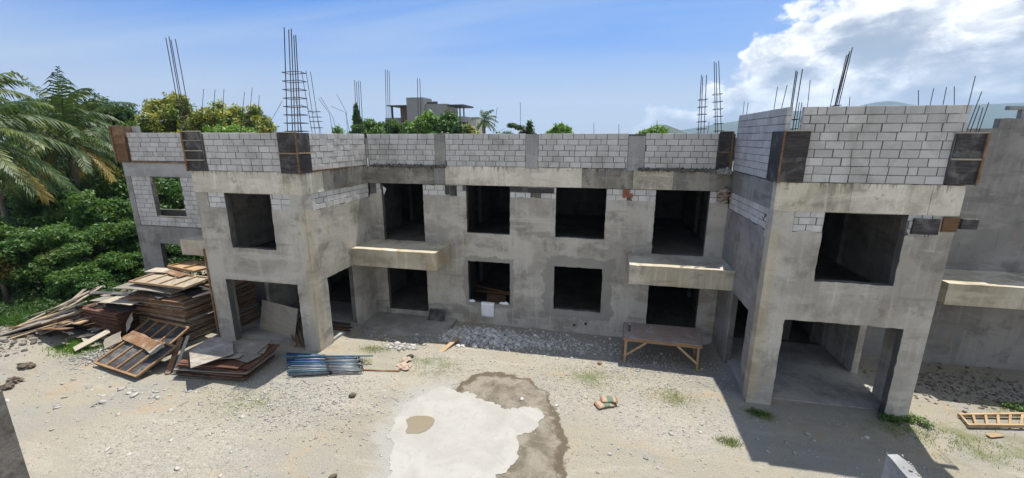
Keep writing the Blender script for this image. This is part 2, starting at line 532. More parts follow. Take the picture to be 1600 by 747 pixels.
def fbm(x, y, sc, seed=0, octv=4):
    """cheap value noise in numpy"""
    tot = np.zeros_like(x, dtype=float)
    amp, fr, norm = 1.0, sc, 0
    rs = np.random.RandomState(seed)
    for o in range(octv):
        T = rs.rand(64, 64)
        xx, yy = x*fr+13.7*o, y*fr+7.3*o
        xi, yi = np.floor(xx).astype(int), np.floor(yy).astype(int)
        fx, fy = xx-xi, yy-yi
        fx, fy = fx*fx*(3-2*fx), fy*fy*(3-2*fy)
        a = T[xi % 64, yi % 64]; b = T[(xi+1) % 64, yi % 64]
        c = T[xi % 64, (yi+1) % 64]; d = T[(xi+1) % 64, (yi+1) % 64]
        tot += amp*((a*(1-fx)+b*fx)*(1-fy)+(c*(1-fx)+d*fx)*fy)
        norm += amp
        amp *= 0.5
        fr *= 2.03
    return tot/norm


def gbase(x, y):
    x, y = np.asarray(x, float), np.asarray(y, float)
    s = sstep(-4.0, -0.8, y)
    m = sstep(XL1-0.3, XL1+0.3, x)*(1-sstep(XR0-0.3, XR0+0.3, x))
    m2 = sstep(XR1, XR1+0.5, x)*0.5
    z = -0.29*s*(m+m2)
    # bank of rubble at the wall
    z = z + 0.14*np.exp(-(((x+1.9)/1.5)**2+((y+1.3)/0.55)**2))
    # spoil heap at the far left
    z = z + 0.32*np.exp(-(((x+20.6)/1.9)**2+((y+5.9)/0.9)**2))
    far = sstep(20, 60, np.hypot(x, y))
    return z*(1-far)


def gz(x, y):
    z = gbase(x, y)
    near = 1-sstep(25, 45, np.hypot(np.asarray(x, float), np.asarray(y, float)))
    return z + near*(0.06*(fbm(x, y, 0.35, 1)-0.5) + 0.028*(fbm(x, y, 2.2, 2)-0.5))


def G(x, y):
    return float(gz(np.array([x]), np.array([y]))[0])


def sdf_poly(P, x, y):
    """signed distance (negative inside) of points to polygon P"""
    d = np.full(x.shape, 1e9)
    ins = np.zeros(x.shape, bool)
    n = len(P)
    for i in range(n):
        ax, ay = P[i]; bx, by = P[(i+1) % n]
        ex, ey = bx-ax, by-ay
        t = np.clip(((x-ax)*ex+(y-ay)*ey)/(ex*ex+ey*ey+1e-9), 0, 1)
        d = np.minimum(d, np.hypot(x-ax-ex*t, y-ay-ey*t))
        c = ((ay > y) != (by > y)) & (x < (bx-ax)*(y-ay)/(by-ay+1e-12)+ax)
        ins ^= c
    return np.where(ins, -d, d)


def gpts(lst):
    return [tuple(at(u, v, Z=-0.02)[:2]) for u, v in lst]


PATCH = gpts([(596, 790), (606, 747), (611, 712), (604, 690), (612, 668), (628, 640), (655, 618), (690, 604), (716, 612), (746, 622),
              (776, 632), (797, 642), (822, 636), (838, 641), (849, 656), (840, 668), (826, 678), (808, 686), (812, 704), (806, 722), (796, 738), (782, 750), (770, 790)])
WET = gpts([(700, 625), (715, 602), (742, 584), (785, 582), (828, 595), (856, 618), (874, 652), (886, 692), (884, 732), (872, 790), (720, 790),
            (730, 720), (720, 680), (700, 650)])

xs = np.concatenate([-np.geomspace(3500, 24, 26), np.arange(-23.6, 18.4, 0.085), np.geomspace(18.8, 3500, 26)])
ys = np.concatenate([-np.geomspace(2500, 16.5, 16), np.arange(-16, 1.6, 0.085), np.geomspace(2, 3800, 34)])
GX, GY = np.meshgrid(xs, ys, indexing='xy')
GZ = gz(GX, GY)
V = np.stack([GX.ravel(), GY.ravel(), GZ.ravel()], 1)
nx, ny = len(xs), len(ys)
ii = np.arange(nx*ny).reshape(ny, nx)
F = np.stack([ii[:-1, :-1].ravel(), ii[:-1, 1:].ravel(), ii[1:, 1:].ravel(), ii[1:, :-1].ravel()], 1)


def mat_ground():
    m, nt, b, pos, g = newmat('dusty_gravel_ground')
    a_p = nt.nodes.new('ShaderNodeAttribute'); a_p.attribute_name = 'sd_patch'
    a_w = nt.nodes.new('ShaderNodeAttribute'); a_w.attribute_name = 'sd_wet'
    a_g = nt.nodes.new('ShaderNodeAttribute'); a_g.attribute_name = 'green'
    a_r = nt.nodes.new('ShaderNodeAttribute'); a_r.attribute_name = 'gravel'
    n1 = noise_n(nt, pos, 0.45, 6, 0.6, 0.4)
    n2 = noise_n(nt, pos, 1.7, 7, 0.65, 0.3)
    n3 = noise_n(nt, pos, 26, 4, 0.7)
    n4 = noise_n(nt, vscale(nt, pos, (1, 1, 1), (4, 8, 2)), 0.9, 6, 0.6, 0.5)
    v = nt.nodes.new('ShaderNodeTexVoronoi'); v.inputs['Scale'].default_value = 17
    nt.links.new(pos, v.inputs['Vector'])
    v2 = nt.nodes.new('ShaderNodeTexVoronoi'); v2.inputs['Scale'].default_value = 42
    nt.links.new(pos, v2.inputs['Vector'])
    c = mixc(nt, mapr(nt, n1, 0.38, 0.64, 0, 1, True), (0.335, 0.305, 0.24), (0.30, 0.288, 0.255))
    c = mixc(nt, mapr(nt, n2, 0.50, 0.68, 0, 0.8, True), c, (0.32, 0.285, 0.235))
    c = mixc(nt, mapr(nt, n4, 0.56, 0.70, 0, 0.65, True), c, (0.40, 0.285, 0.185))
    # wheel and foot traffic polishes long pale and dark streaks into the dust
    rot = nt.nodes.new('ShaderNodeMapping')
    rot.inputs['Rotation'].default_value = (0, 0, 0.5)
    rot.inputs['Scale'].default_value = (0.35, 1.9, 1)
    nt.links.new(pos, rot.inputs[0])
    tr = noise_n(nt, rot.outputs[0], 0.8, 5, 0.6, 0.5)
    c = mixc(nt, mapr(nt, tr, 0.54, 0.68, 0, 0.5, True), c, (0.235, 0.22, 0.185))
    c = mixc(nt, mapr(nt, tr, 0.46, 0.34, 0, 0.5, True), c, (0.42, 0.39, 0.33))
    # gravel tone: single pebbles lighter and darker
    gr = mapr(nt, math_n(nt, 'ADD', a_r.outputs['Fac'], math_n(nt, 'MULTIPLY', n2, 0.8)), 0.62, 1.20, 0.03, 0.55, True)
    sp = nt.nodes.new('ShaderNodeSeparateColor'); nt.links.new(v.outputs['Color'], sp.inputs[0])
    sp2 = nt.nodes.new('ShaderNodeSeparateColor'); nt.links.new(v2.outputs['Color'], sp2.inputs[0])
    peb = mixc(nt, sp.outputs[0], (0.24, 0.225, 0.19), (0.54, 0.505, 0.445))
    peb = mixc(nt, 0.5, peb, mixc(nt, sp2.outputs[0], (0.24, 0.225, 0.195), (0.53, 0.50, 0.44)))
    c = mixc(nt, gr, c, peb)
    c = mixc(nt, mapr(nt, n3, 0.4, 0.75, 0, 0.35), c, (0.17, 0.155, 0.13))
    # green tint where weeds grow
    c = mixc(nt, math_n(nt, 'MULTIPLY', a_g.outputs['Fac'], mapr(nt, n2, 0.42, 0.6, 0, 0.8)), c, (0.13, 0.15, 0.055))
    # pale cement dust around the patch
    dn = math_n(nt, 'ADD', a_p.outputs['Fac'], mapr(nt, n2, 0.3, 0.7, -0.45, 0.45))
    c = mixc(nt, mapr(nt, dn, 0.70, -0.02, 0, 0.95, True), c, (0.345, 0.335, 0.31))
    # wet stain
    wn = math_n(nt, 'ADD', a_w.outputs['Fac'], mapr(nt, n2, 0.3, 0.7, -0.20, 0.20))
    wet = mapr(nt, wn, 0.05, -0.03, 0, 1, True)
    c = mixc(nt, wet, c, mixc(nt, mapr(nt, n2, 0.42, 0.60, 0, 1), (0.27, 0.24, 0.195), (0.15, 0.128, 0.095)))
    rim = math_n(nt, 'MULTIPLY', mapr(nt, math_n(nt, 'SUBTRACT', wn, mapr(nt, n1, 0.4, 0.6, -0.15, 0.12)), -0.26, -0.10, 0, 0.85, True), wet)
    c = mixc(nt, rim, c, (0.105, 0.083, 0.055))
    nt.links.new(c, b.inputs['Base Color'])
    ro = mapr(nt, wet, 0, 1, 0.95, 0.6)
    nt.links.new(ro, b.inputs['Roughness'])
    b.inputs['Specular IOR Level'].default_value = 0.2
    h = math_n(nt, 'ADD', math_n(nt, 'MULTIPLY', v.outputs[0], math_n(nt, 'MULTIPLY', gr, -1.4)), math_n(nt, 'ADD', n3, math_n(nt, 'MULTIPLY', n2, 1.5)))
    h = math_n(nt, 'SUBTRACT', h, math_n(nt, 'MULTIPLY', v2.outputs[0], 0.5))
    setbump(nt, b, h, 0.035)
    return m


M['ground'] = mat_ground()
ground = np_mesh('ground', V, F, M['ground'], smooth=True)
tag(ground, kind='structure', label='dusty grey and tan gravel yard in front of the unfinished building')


def gmask(x, y, pts, r):
    z = np.zeros_like(x)
    for (px, py), rr in zip(pts, r):
        z = np.maximum(z, np.exp(-(((x-px)/rr)**2+((y-py)/(rr*0.6))**2)))
    return z


green_px = [((668, 572), 1.0), ((930, 590), 1.1), ((385, 628), 1.0), ((130, 545), 1.0), ((585, 545), 0.5), ((1550, 700), 1.6), ((1480, 690), 1.0),
            ((1400, 668), 0.9), ((1190, 648), 0.4), ((1140, 690), 0.3), ((1590, 640), 0.8), ((560, 565), 0.4), ((20, 490), 2.0), ((1050, 620), 0.7)]
green_c = [tuple(at(u, v, Z=0)[:2]) for (u, v), _ in green_px]
green_r = [r for _, r in green_px]
grav_px = [((500, 625), 1.6), ((170, 560), 1.0), ((260, 700), 3.0), ((960, 620), 2.8), ((1100, 560), 1.8), ((420, 640), 2.2), ((900, 560), 2.0), ((1050, 660), 2.2), ((700, 570), 2.0), ((560, 600), 1.5)]
grav_c = [tuple(at(u, v, Z=0)[:2]) for (u, v), _ in grav_px]
grav_r = [r for _, r in grav_px]
near = (np.abs(GX) < 26) & (GY > -17) & (GY < 3)


def addattr(me, name, arr):
    a = me.attributes.new(name, 'FLOAT', 'POINT')
    a.data.foreach_set('value', arr.ravel().astype(np.float32))


for nm, P in (('sd_patch', PATCH), ('sd_wet', WET)):
    a = np.full(GX.shape, 9.0)
    a[near] = sdf_poly(P, GX[near], GY[near])
    addattr(ground.data, nm, a)
addattr(ground.data, 'green', gmask(GX, GY, green_c, green_r)+sstep(-15, -22, GX)*0.9*sstep(-6.5, -4, GY))
addattr(ground.data, 'gravel', gmask(GX, GY, grav_c, grav_r))

# fresh cement patch
def flat_poly(name, P, z, mat, step=0.12, jit=0.03, sub=True):
    bm = bmesh.new()
    vs = []
    n = len(P)
    for i in range(n):
        a, b = Vector(P[i]), Vector(P[(i+1) % n])
        k = max(1, int((b-a).length/step))
        for j in range(k):
            p = a.lerp(b, j/k)
            q = mnoise.noise(Vector((p.x*2.3, p.y*2.3, 4.0)))*jit*4+mnoise.noise(Vector((p.x*13, p.y*13, 4.0)))*jit*1.6
            q2 = mnoise.noise(Vector((p.x*2.3, p.y*2.3, 9.0)))*jit*4+mnoise.noise(Vector((p.x*13, p.y*13, 9.0)))*jit*1.6
            x, y = p.x+q, p.y+q2
            vs.append(bm.verts.new((x, y, 0)))
    es = [bm.edges.new((vs[i], vs[(i+1) % len(vs)])) for i in range(len(vs))]
    bmesh.ops.triangle_fill(bm, use_beauty=True, use_dissolve=False, edges=es)
    if sub:
        for _ in range(3):
            long = [e for e in bm.edges if e.calc_length() > 0.35]
            if long:
                bmesh.ops.subdivide_edges(bm, edges=long, cuts=1)
                bmesh.ops.triangulate(bm, faces=bm.faces[:])
    for v in bm.verts:
        v.co.z = (G(v.co.x, v.co.y) if sub else 0) + z
    bmesh.ops.recalc_face_normals(bm, faces=bm.faces[:])
    if sum(f.normal.z for f in bm.faces) < 0:
        bmesh.ops.reverse_faces(bm, faces=bm.faces[:])
    me = bpy.data.meshes.new(name)
    bm.to_mesh(me)
    bm.free()
    return link(name, me, mat)


def mat_cement():
    m, nt, b, pos, g = newmat('dried_cement_slurry')
    n1 = noise_n(nt, pos, 0.9, 6, 0.6, 0.8)
    n2 = noise_n(nt, pos, 5, 6, 0.65, 0.5)
    n3 = noise_n(nt, pos, 40, 3, 0.6)
    c = mixc(nt, mapr(nt, n1, 0.36, 0.66, 0, 1, True), (0.345, 0.335, 0.315), (0.30, 0.29, 0.27))
    c = mixc(nt, mapr(nt, n2, 0.52, 0.7, 0, 0.5, True), c, (0.27, 0.255, 0.225))
    c = mixc(nt, mapr(nt, n3, 0.5, 0.75, 0, 0.25), c, (0.35, 0.34, 0.31))
    nt.links.new(c, b.inputs['Base Color'])
    b.inputs['Roughness'].default_value = 0.9
    b.inputs['Specular IOR Level'].default_value = 0.2
    setbump(nt, b, math_n(nt, 'ADD', n2, math_n(nt, 'MULTIPLY', n3, 0.25)), 0.02)
    return m


M['cement'] = mat_cement()
patch = flat_poly('concrete_patch', PATCH, 0.010, M['cement'], jit=0.055, step=0.04)
tag(patch, kind='structure', label='patch of white dried cement on the gravel yard')
PUD = gpts([(634, 658), (641, 654), (652, 652), (664, 652), (674, 654), (679, 658), (677, 665), (672, 671), (664, 676), (655, 679), (646, 679), (636, 679), (634, 675), (637, 668), (635, 662)])
m_, nt_, b_, pos_, g_ = newmat('muddy_water')
b_.inputs['Base Color'].default_value = (0.22, 0.185, 0.135, 1)
b_.inputs['Roughness'].default_value = 0.04
b_.inputs['Specular IOR Level'].default_value = 0.5
M['mud'] = m_
pud = flat_poly('puddle', PUD, 0.019, m_, step=0.06, jit=0.008, sub=True)
tag(pud, kind='structure', label='small muddy puddle on the white cement patch')

# ------------------------------------------------------------------ walls
def cells(vals, step):
    out = [vals[0]]
    for a, b in zip(vals[:-1], vals[1:]):
        k = max(1, int(round((b-a)/step)))
        out += [a+(b-a)*j/k for j in range(1, k+1)]
    return out


def wall(name, O, d, n, s0, s1, z0, z1, t, mat, parent, op=(), off=0.0, step=0.3, amp=0.006, rag=0.0, ragstep=None, edge=0.016):
    """wall panel: front face at n*off, thickness t behind it, rectangular openings (s0,s1,z0,z1)"""
    O0, d0 = O, d
    O, d, n = Vector((O[0], O[1], 0)), Vector((d[0], d[1], 0)), Vector((n[0], n[1], 0))
    S = {s0, s1}; Zs = {z0, z1}
    for o in op:
        for v in o[:2]:
            if s0 < v < s1: S.add(v)
        for v in o[2:]:
            if z0 < v < z1: Zs.add(v)
    S = cells(sorted(S), ragstep or step)
    Zs = cells(sorted(Zs), step)
    ns, nz = len(S), len(Zs)
    fill = [[not any(o[0] < (S[i]+S[i+1])/2 < o[1] and o[2] < (Zs[j]+Zs[j+1])/2 < o[3] for o in op)
             for j in range(nz-1)] for i in range(ns-1)]
    V, F, idx = [], [], {}

    def vert(i, j, k):
        key = (i, j, k)
        if key in idx: return idx[key]
        s, z = S[i], Zs[j]
        p = O + d*s
        nn = mnoise.noise(Vector((p.x*1.9, p.y*1.9, z*1.9+5)))*amp*1.5 + mnoise.noise(Vector((p.x*6, p.y*6, z*6)))*amp*0.7
        if i in (0, ns-1): nn = min(nn, 0)*0.3
        dz = ds = 0
        onedge = False
        for o in op:
            if o[0]-1e-4 <= s <= o[1]+1e-4 and o[2]-1e-4 <= z <= o[3]+1e-4:
                onedge = True
        if onedge and 0 < i < ns-1 and 0 < j < nz-1:
            ds = mnoise.noise(Vector((z*5, s*2, 3)))*edge*1.6
            dz = mnoise.noise(Vector((s*5, z*2, 8)))*edge*1.6
        if rag and j == nz-1:
            dz = mnoise.noise(Vector((s*2.3+O.x, O.y, 1)))*rag + mnoise.noise(Vector((s*9+O.x, O.y, 2)))*rag*0.8
        p = p + d*ds + n*((off+nn) if k == 0 else off-t)
        V.append((p.x, p.y, z+dz))
        idx[key] = len(V)-1
        return idx[key]
    for i in range(ns-1):
        for j in range(nz-1):
            if not fill[i][j]: continue
            a = [(i, j), (i+1, j), (i+1, j+1), (i, j+1)]
            F.append(tuple(vert(*q, 0) for q in a))
            F.append(tuple(vert(*q, 1) for q in reversed(a)))
            for (di, dj), (q0, q1) in (((0, -1), (a[0], a[1])), ((1, 0), (a[1], a[2])), ((0, 1), (a[2], a[3])), ((-1, 0), (a[3], a[0]))):
                ii_, jj_ = i+di, j+dj
                if 0 <= ii_ < ns-1 and 0 <= jj_ < nz-1 and fill[ii_][jj_]: continue
                F.append((vert(*q1, 0), vert(*q0, 0), vert(*q0, 1), vert(*q1, 1)))
    me = bpy.data.meshes.new(name)
    me.from_pydata(V, [], F)
    bm = bmesh.new(); bm.from_mesh(me)
    bmesh.ops.recalc_face_normals(bm, faces=bm.faces[:])
    bm.to_mesh(me); bm.free()
    o = link(name, me, mat, parent)
    if name == 'wall' or name == 'parapet_wall':
        PARENT[((O0[0], O0[1]), d0, name == 'parapet_wall')] = o
    return o


PARENT = {}
bld = empty('unfinished_building', (0, 0, 0), label='two-storey unfinished concrete building with bare block parapet and empty window openings', cat='building')

ZB, ZH = 5.22, 5.66         # exposed block band between the render and the ring beam
ZP, ZT, ZTR = 6.40, 7.66, 8.24
BASE = -0.6
BLK = []                     # block specs


def blocks(O, d, n, s0, s1, z0, rows, off=0.0, H=0.2075, L=0.405, skip=None, seed=0, prob=1.0, gap=0.012, clip=None, cream=False):
    r = random.Random(seed)
    for k in range(rows):
        s = s0 - (0 if k % 2 == 0 else L*0.5) + r.uniform(-0.10, 0.04)
        while s < s1-0.03:
            l = L
            if r.random() < 0.07: l = L*0.5
            a, b = max(s, s0), min(s+l, s1)
            s += l
            for o in (clip or ()):
                if o[2]-0.05 < z0+(k+0.5)*H < o[3]+0.05:
                    if a < o[0]+0.004 < b: b = o[0]+0.004
                    if a < o[1]-0.004 < b: a = o[1]-0.004
            if b-a < 0.06: continue
            if skip and skip((a+b)/2, z0+(k+0.5)*H): continue
            if r.random() > prob: continue
            BLK.append((O, d, n, a+gap*r.uniform(0.5, 1.1), b-gap*r.uniform(0.5, 1.1), z0+k*H+gap*0.6, z0+(k+1)*H-gap*r.uniform(0.4, 0.9), off+r.uniform(-0.006, 0.007), r.uniform(-0.006, 0.006), PARENT.get((O, d, z0 > 6.3), bld), cream))


C0 = (XL1, 0); D1 = (1, 0); NF = (0, -1)
# ---- central facade
LC = XR0-XL1
opc = [(-3.29-XL1, -1.48-XL1, 3.69, 5.66), (0.34-XL1, 2.24-XL1, 3.69, 5.66), (-7.03-XL1, -5.15-XL1, 3.22, 5.66), (4.01-XL1, 5.85-XL1, 3.22, 5.66),
       (-3.29-XL1, -1.48-XL1, 0.66, 2.50), (0.34-XL1, 2.24-XL1, 0.66, 2.50), (-7.02-XL1, -5.15-XL1, 0.04, 2.5), (4.01-XL1, 5.85-XL1, 0.04, 2.5)]
wall('wall', C0, D1, NF, 0.02, LC-0.02, BASE, ZH, 0.18, M['mortar'], bld, opc, off=-0.02, step=0.5)
wall('render_coat', C0, D1, NF, 0, LC, BASE, ZB, 0.019, M['plaster'], bld, opc, off=0.0, step=0.16, rag=0.06, ragstep=0.08)
inop = lambda ops: (lambda s, z: any(o[0]-0.02 < s < o[1]+0.02 and o[2]-0.05 < z < o[3]+0.05 for o in ops))
blocks(C0, D1, NF, 0.3, LC-0.1, ZB-0.02, 2, off=-0.012, H=0.222, clip=opc, cream=True, skip=lambda s, z: inop(opc)(s, z) or 4.1 < s < 4.28, seed=3)
# red bricks and dark plywood strips let into the band
rb = MB()
for k in range(3):
    for j in range(2):
        if (k, j) != (2, 1):
            rb.box(2.83+k*0.125, 2.94+k*0.125, -0.035, 0.08, 5.33+j*0.165, 5.48+j*0.165, jit=0.008)
rb.build('red_brick', M['block_red'], bld)
for x0, x1, z0, z1 in ((-4.17, -3.99, 5.26, 5.63), (-3.96, -3.68, 5.22, 5.62), (-1.46, -0.78, 5.44, 5.66), (-0.76, 0.26, 5.42, 5.62)):
    MB().box(x0, x1, -0.022, 0.05, z0, z1, jit=0.006).build('plywood_strip', M['ply_dark'], bld)
# ring beam of the centre, in lengths cast at different times
for x0, x1, mt, zz1 in ((XL1, -4.63, 'beam_dark', 6.36), (-4.622, -4.15, 'plaster_grey', 6.37), (-4.14, -1.72, 'beam', 6.40), (-1.712, 1.30, 'beam', 6.395), (1.31, 3.15, 'beam_dark', 6.39), (3.16, 4.55, 'beam_mid', 6.36), (4.56, XR0, 'beam_dark', 6.36)):
    wall('ring_beam', (x0, 0), D1, NF, 0, x1-x0, ZH, zz1, 0.25, M[mt], bld, off=0.014, step=0.22, amp=0.008, rag=0.02 if mt == 'beam' else 0.05, ragstep=0.12)
# parapet
PCOL = [(-4.55, -4.10), (-0.86, -0.38), (2.92, 3.51)]
wall('parapet_wall', C0, D1, NF, 0.05, LC-0.02, 6.30, ZT-0.03, 0.13, M['mortar'], bld, off=-0.014, step=0.6)
pz = [XL1+0.06]
for a, b in PCOL: pz += [a, b]
pz.append(5.93)
for i in range(0, len(pz), 2):
    blocks(C0, D1, NF, pz[i]-XL1, pz[i+1]-XL1, ZP+0.005, 6, off=0.0, H=0.209, seed=20+i)
for (a, b), zt in zip(PCOL, (ZT+0.005, ZT-0.03, ZT-0.10)):
    wall('column', (a, 0), D1, NF, 0.004, b-a-0.004, 6.34, zt, 0.2, M['column'] if a > -1 else M['plaster_grey'], bld, off=0.016, step=0.14, amp=0.01, rag=0.03, ragstep=0.08)

# ---- bay fronts
def bay(x0, x1, win, door, ztop, bseed):
    O = (x0, YF); Lw = x1-x0
    ops = [(win[0]-x0, win[1]-x0, win[2], win[3]), (door[0]-x0, door[1]-x0, BASE-1, door[2])]
    wall('wall', O, D1, NF, 0.02, Lw-0.02, BASE, ZH, 0.21, M['mortar'], bld, ops, off=-0.02, step=0.5)
    wall('render_coat', O, D1, NF, 0, Lw, BASE, ZB-0.08, 0.019, M['plaster'], bld, ops, off=0.0, step=0.16, rag=0.07, ragstep=0.08)
    blocks(O, D1, NF, 0.50, Lw-0.5, ZB-0.1, 3, off=-0.012, H=0.19, skip=inop(ops), clip=ops, cream=True, seed=bseed)
    # plaster-covered corner columns reach up through the band
    for a, b in ((0.0, 0.5), (Lw-0.5, Lw)):
        wall('column', (x0+a, YF), D1, NF, 0.002, b-a-0.002, ZB-0.2, ZH, 0.24, M['plaster'], bld, off=0.006, step=0.15)
    for a, b, mt in ((-0.014, Lw*0.42, 'beam_mid' if x0 > 0 else 'beam'), (Lw*0.42+0.008, Lw*0.84, 'beam'), (Lw*0.84+0.008, Lw+0.014, 'beam' if x0 > 0 else 'beam_mid')):
        wall('ring_beam', O, D1, NF, a, b, ZH, 6.395, 0.25, M[mt], bld, off=0.014+rnd.uniform(-0.003, 0.003), step=0.2, amp=0.009, rag=0.018, ragstep=0.12)
    wall('parapet_wall', O, D1, NF, 0.4, Lw-0.45, 6.30, ztop-0.03, 0.13, M['mortar'], bld, off=-0.014, step=0.6)


bay(XL0, XL1, (-10.68, -8.84, 3.71, 5.64), (-11.2, -8.2, 2.5), ZT, 31)
bay(XR0, XR1, (7.68, 9.50, 3.80, 5.64), (7.14, 9.95, 2.66), ZTR, 32)
blocks((XL0, YF), D1, NF, 0.72, 3.66, ZP+0.005, 6, H=0.209, seed=41)
blocks((XR0, YF), D1, NF, 0.56, 3.57, ZP+0.005, 6, H=0.2045, seed=42)
blocks((XR0, YF), D1, NF, 0.34, 3.78, ZP+0.005+6*0.2045, 3, H=0.2045, seed=43)
# ---- return walls
YR_ = 4.1
def ret(X, n, ztop, seed, zband, parapet_len):
    O = (X, YF); D2 = (0, 1)
    ops = [(0.80, 2.40, BASE-1, 2.53)]
    wall('wall', O, D2, n, 0.24, 4.08, BASE, ZH, 0.18, M['mortar'], bld, ops, off=-0.02, step=0.5)
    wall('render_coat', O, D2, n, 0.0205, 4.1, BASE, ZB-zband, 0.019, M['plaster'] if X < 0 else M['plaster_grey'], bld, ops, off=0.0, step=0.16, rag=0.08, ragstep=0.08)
    wall('return_column', O, D2, n, 0.0205, 0.42, ZB-zband-0.2, ZH, 0.1, M['plaster'], bld, off=0.004, step=0.15)
    blocks(O, D2, n, 0.43, 4.05, ZB-zband, 3, off=-0.012, H=(ZH-ZB+zband)/3, cream=True, seed=seed)
    for a, b, mt in ((0.252, 1.1, 'beam' if X < 0 else 'plaster_grey'), (1.108, 2.75, 'beam_dark' if X < 0 else 'plaster_grey'), (2.76, 4.08, 'beam_dark')):
        wall('ring_beam', O, D2, n, a, b, ZH, 6.375, 0.22, M[mt], bld, off=0.012+rnd.uniform(-0.003, 0.003), step=0.22, amp=0.009, rag=0.02, ragstep=0.12)
    # smoother strips of tan render that true up the corner
    wall('corner_strip', O, D2, n, 0.021, 0.30, 0.02, ZB-0.1, 0.008, M['tan'], bld, off=0.006, step=0.3, ragstep=0.07, rag=0.03)
    s_ = 0.0 if X > 0 else 4.3-0.22
    wall('corner_strip', (X if X > 0 else X-4.3, YF), D1, NF, s_+0.002, s_+0.22, 0.02, ZB-0.05, 0.008, M['tan'], bld, off=0.006, step=0.3, ragstep=0.07, rag=0.03)
    wall('parapet_wall', O, D2, n, 0.25, 4.1, 6.30, ztop-0.03, 0.13, M['mortar'], bld, off=-0.014, step=0.6)


ret(XL1, (1, 0), ZT, 51, 0.15, 3.5)
ret(XR0, (-1, 0), ZTR, 52, 0.15, 4.05)
blocks((XL1, YF), (0, 1), (1, 0), 0.56, 4.02, ZP+0.005, 6, H=0.209, seed=61)
blocks((XR0, YF), (0, 1), (-1, 0), 0.74, 4.05, ZP+0.005, 6, H=0.2045, seed=62)
blocks((XR0, YF), (0, 1), (-1, 0), 0.06, 4.05, ZP+0.005+6*0.2045, 3, H=0.2045, seed=63)
# outer sides of the bays
ops = [(0.80, 2.40, BASE-1, 2.53)]
opr = [(1.25, 2.40, BASE-1, 2.53)]
wall('side_wall', (XL0, YF), (0, 1), (-1, 0), 0.24, 4.1, BASE, ZH, 0.18, M['plaster'], bld, ops)
wall('side_wall', (XR1, YF), (0, 1), (1, 0), 0.24, 4.1, BASE, ZH, 0.18, M['plaster'], bld, opr)
wall('ring_beam', (XL0, YF), (0, 1), (-1, 0), 0.252, 4.1, ZH, 6.39, 0.22, M['beam'], bld, off=0.012)
wall('ring_beam', (XR1, YF), (0, 1), (1, 0), 0.252, 4.1, ZH, 6.39, 0.22, M['beam'], bld, off=0.012)
wall('parapet_wall', (XR1, YF), (0, 1), (1, 0), 0.6, 4.1, 6.30, 7.6, 0.15, M['mortar'], bld, off=-0.0)
wall('parapet_wall', (XL0, YF), (0, 1), (-1, 0), 0.6, 4.1, 6.30, ZT-0.03, 0.15, M['mortar'], bld, off=-0.0)

# ---- balconies
def slab(name, x0, x1, y0, y1, z0, z1, mat, step=0.25, amp=0.012):
    bm = bmesh.new()
    xs_, ys_, zs_ = cells([x0, x1], step), cells([y0, y1], step), cells([z0, z1], step)
    bmesh.ops.create_cube(bm, size=1)
    bmesh.ops.transform(bm, matrix=Matrix.Translation(((x0+x1)/2, (y0+y1)/2, (z0+z1)/2)) @ Matrix.Diagonal((x1-x0, y1-y0, z1-z0, 1)), verts=bm.verts)
    for _ in range(5):
        l = [e for e in bm.edges if e.calc_length() > step*1.5]
        if not l: break
        bmesh.ops.subdivide_edges(bm, edges=l, cuts=1, use_grid_fill=True)
    for v in bm.verts:
        c = v.co
        k = Vector(tuple(mnoise.noise(c*2.3+Vector((i*9, 0, 0))) for i in range(3)))
        if name != 'x':
            v.co = c + k*amp
    me = bpy.data.meshes.new(name)
    bm.to_mesh(me); bm.free()
    return link(name, me, mat, bld)


slab('balcony', XL1+0.005, -4.02, -1.68, -0.03, 2.53, 3.225, M['balcony'])
slab('balcony', 3.13, XR0-0.005, -1.68, -0.03, 2.55, 3.235, M['balcony'])
slab('balcony', 12.35, 18.0, -1.72, -0.03, 2.60, 3.27, M['balcony'])
slab('balcony', -15.25, XL0-0.005, -2.25, -1.03, 2.68, 3.33, M['balcony'])

# ---- outer left wing
OL = (-19.2, -1.0)
opl = [(1.36, 3.02, 4.0, 5.78), (1.2, 4.3, BASE-1, 2.72)]
LL = XL0-OL[0]
wall('wall', OL, D1, NF, 0.0, LL-0.02, BASE, 5.82, 0.2, M['mortar'], bld, opl, off=-0.012, step=0.5)
wall('render_coat', OL, D1, NF, 0.0, LL-0.02, BASE, 3.52, 0.011, M['plaster_grey'], bld, opl, off=0.0, step=0.3)
wall('column', OL, D1, NF, 0.0, 0.30, 3.52, 5.82, 0.22, M['plaster_grey'], bld, off=0.012, step=0.2)
blocks(OL, D1, NF, 0.31, LL-0.05, 3.56, 11, H=0.205, L=0.46, skip=inop(opl), clip=opl, seed=71)
wall('ring_beam', OL, D1, NF, 0, LL-0.02, 5.82, 6.42, 0.25, M['column'], bld, off=0.014, step=0.25)
wall('parapet_wall', OL, D1, NF, 0.1, LL-0.02, 6.3, ZT, 0.13, M['mortar'], bld, off=-0.014, step=0.6)
blocks(OL, D1, NF, 0.55, LL-0.05, 6.50, 6, H=0.203, L=0.50, seed=72)
wall('side_wall', OL, (0, 1), (-1, 0), 0.2, 5, BASE, 6.42, 0.2, M['plaster_grey'], bld, [(0.9, 3.8, 3.9, 5.8), (0.9, 3.8, BASE-1, 2.7)])
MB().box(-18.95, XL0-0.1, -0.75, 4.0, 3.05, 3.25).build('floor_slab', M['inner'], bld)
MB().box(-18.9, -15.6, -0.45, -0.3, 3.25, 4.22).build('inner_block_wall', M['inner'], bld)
MB().box(-19.0, -18.4, -0.7, -0.55, 7.6, 8.0).build('block_pier', M['column'], bld)
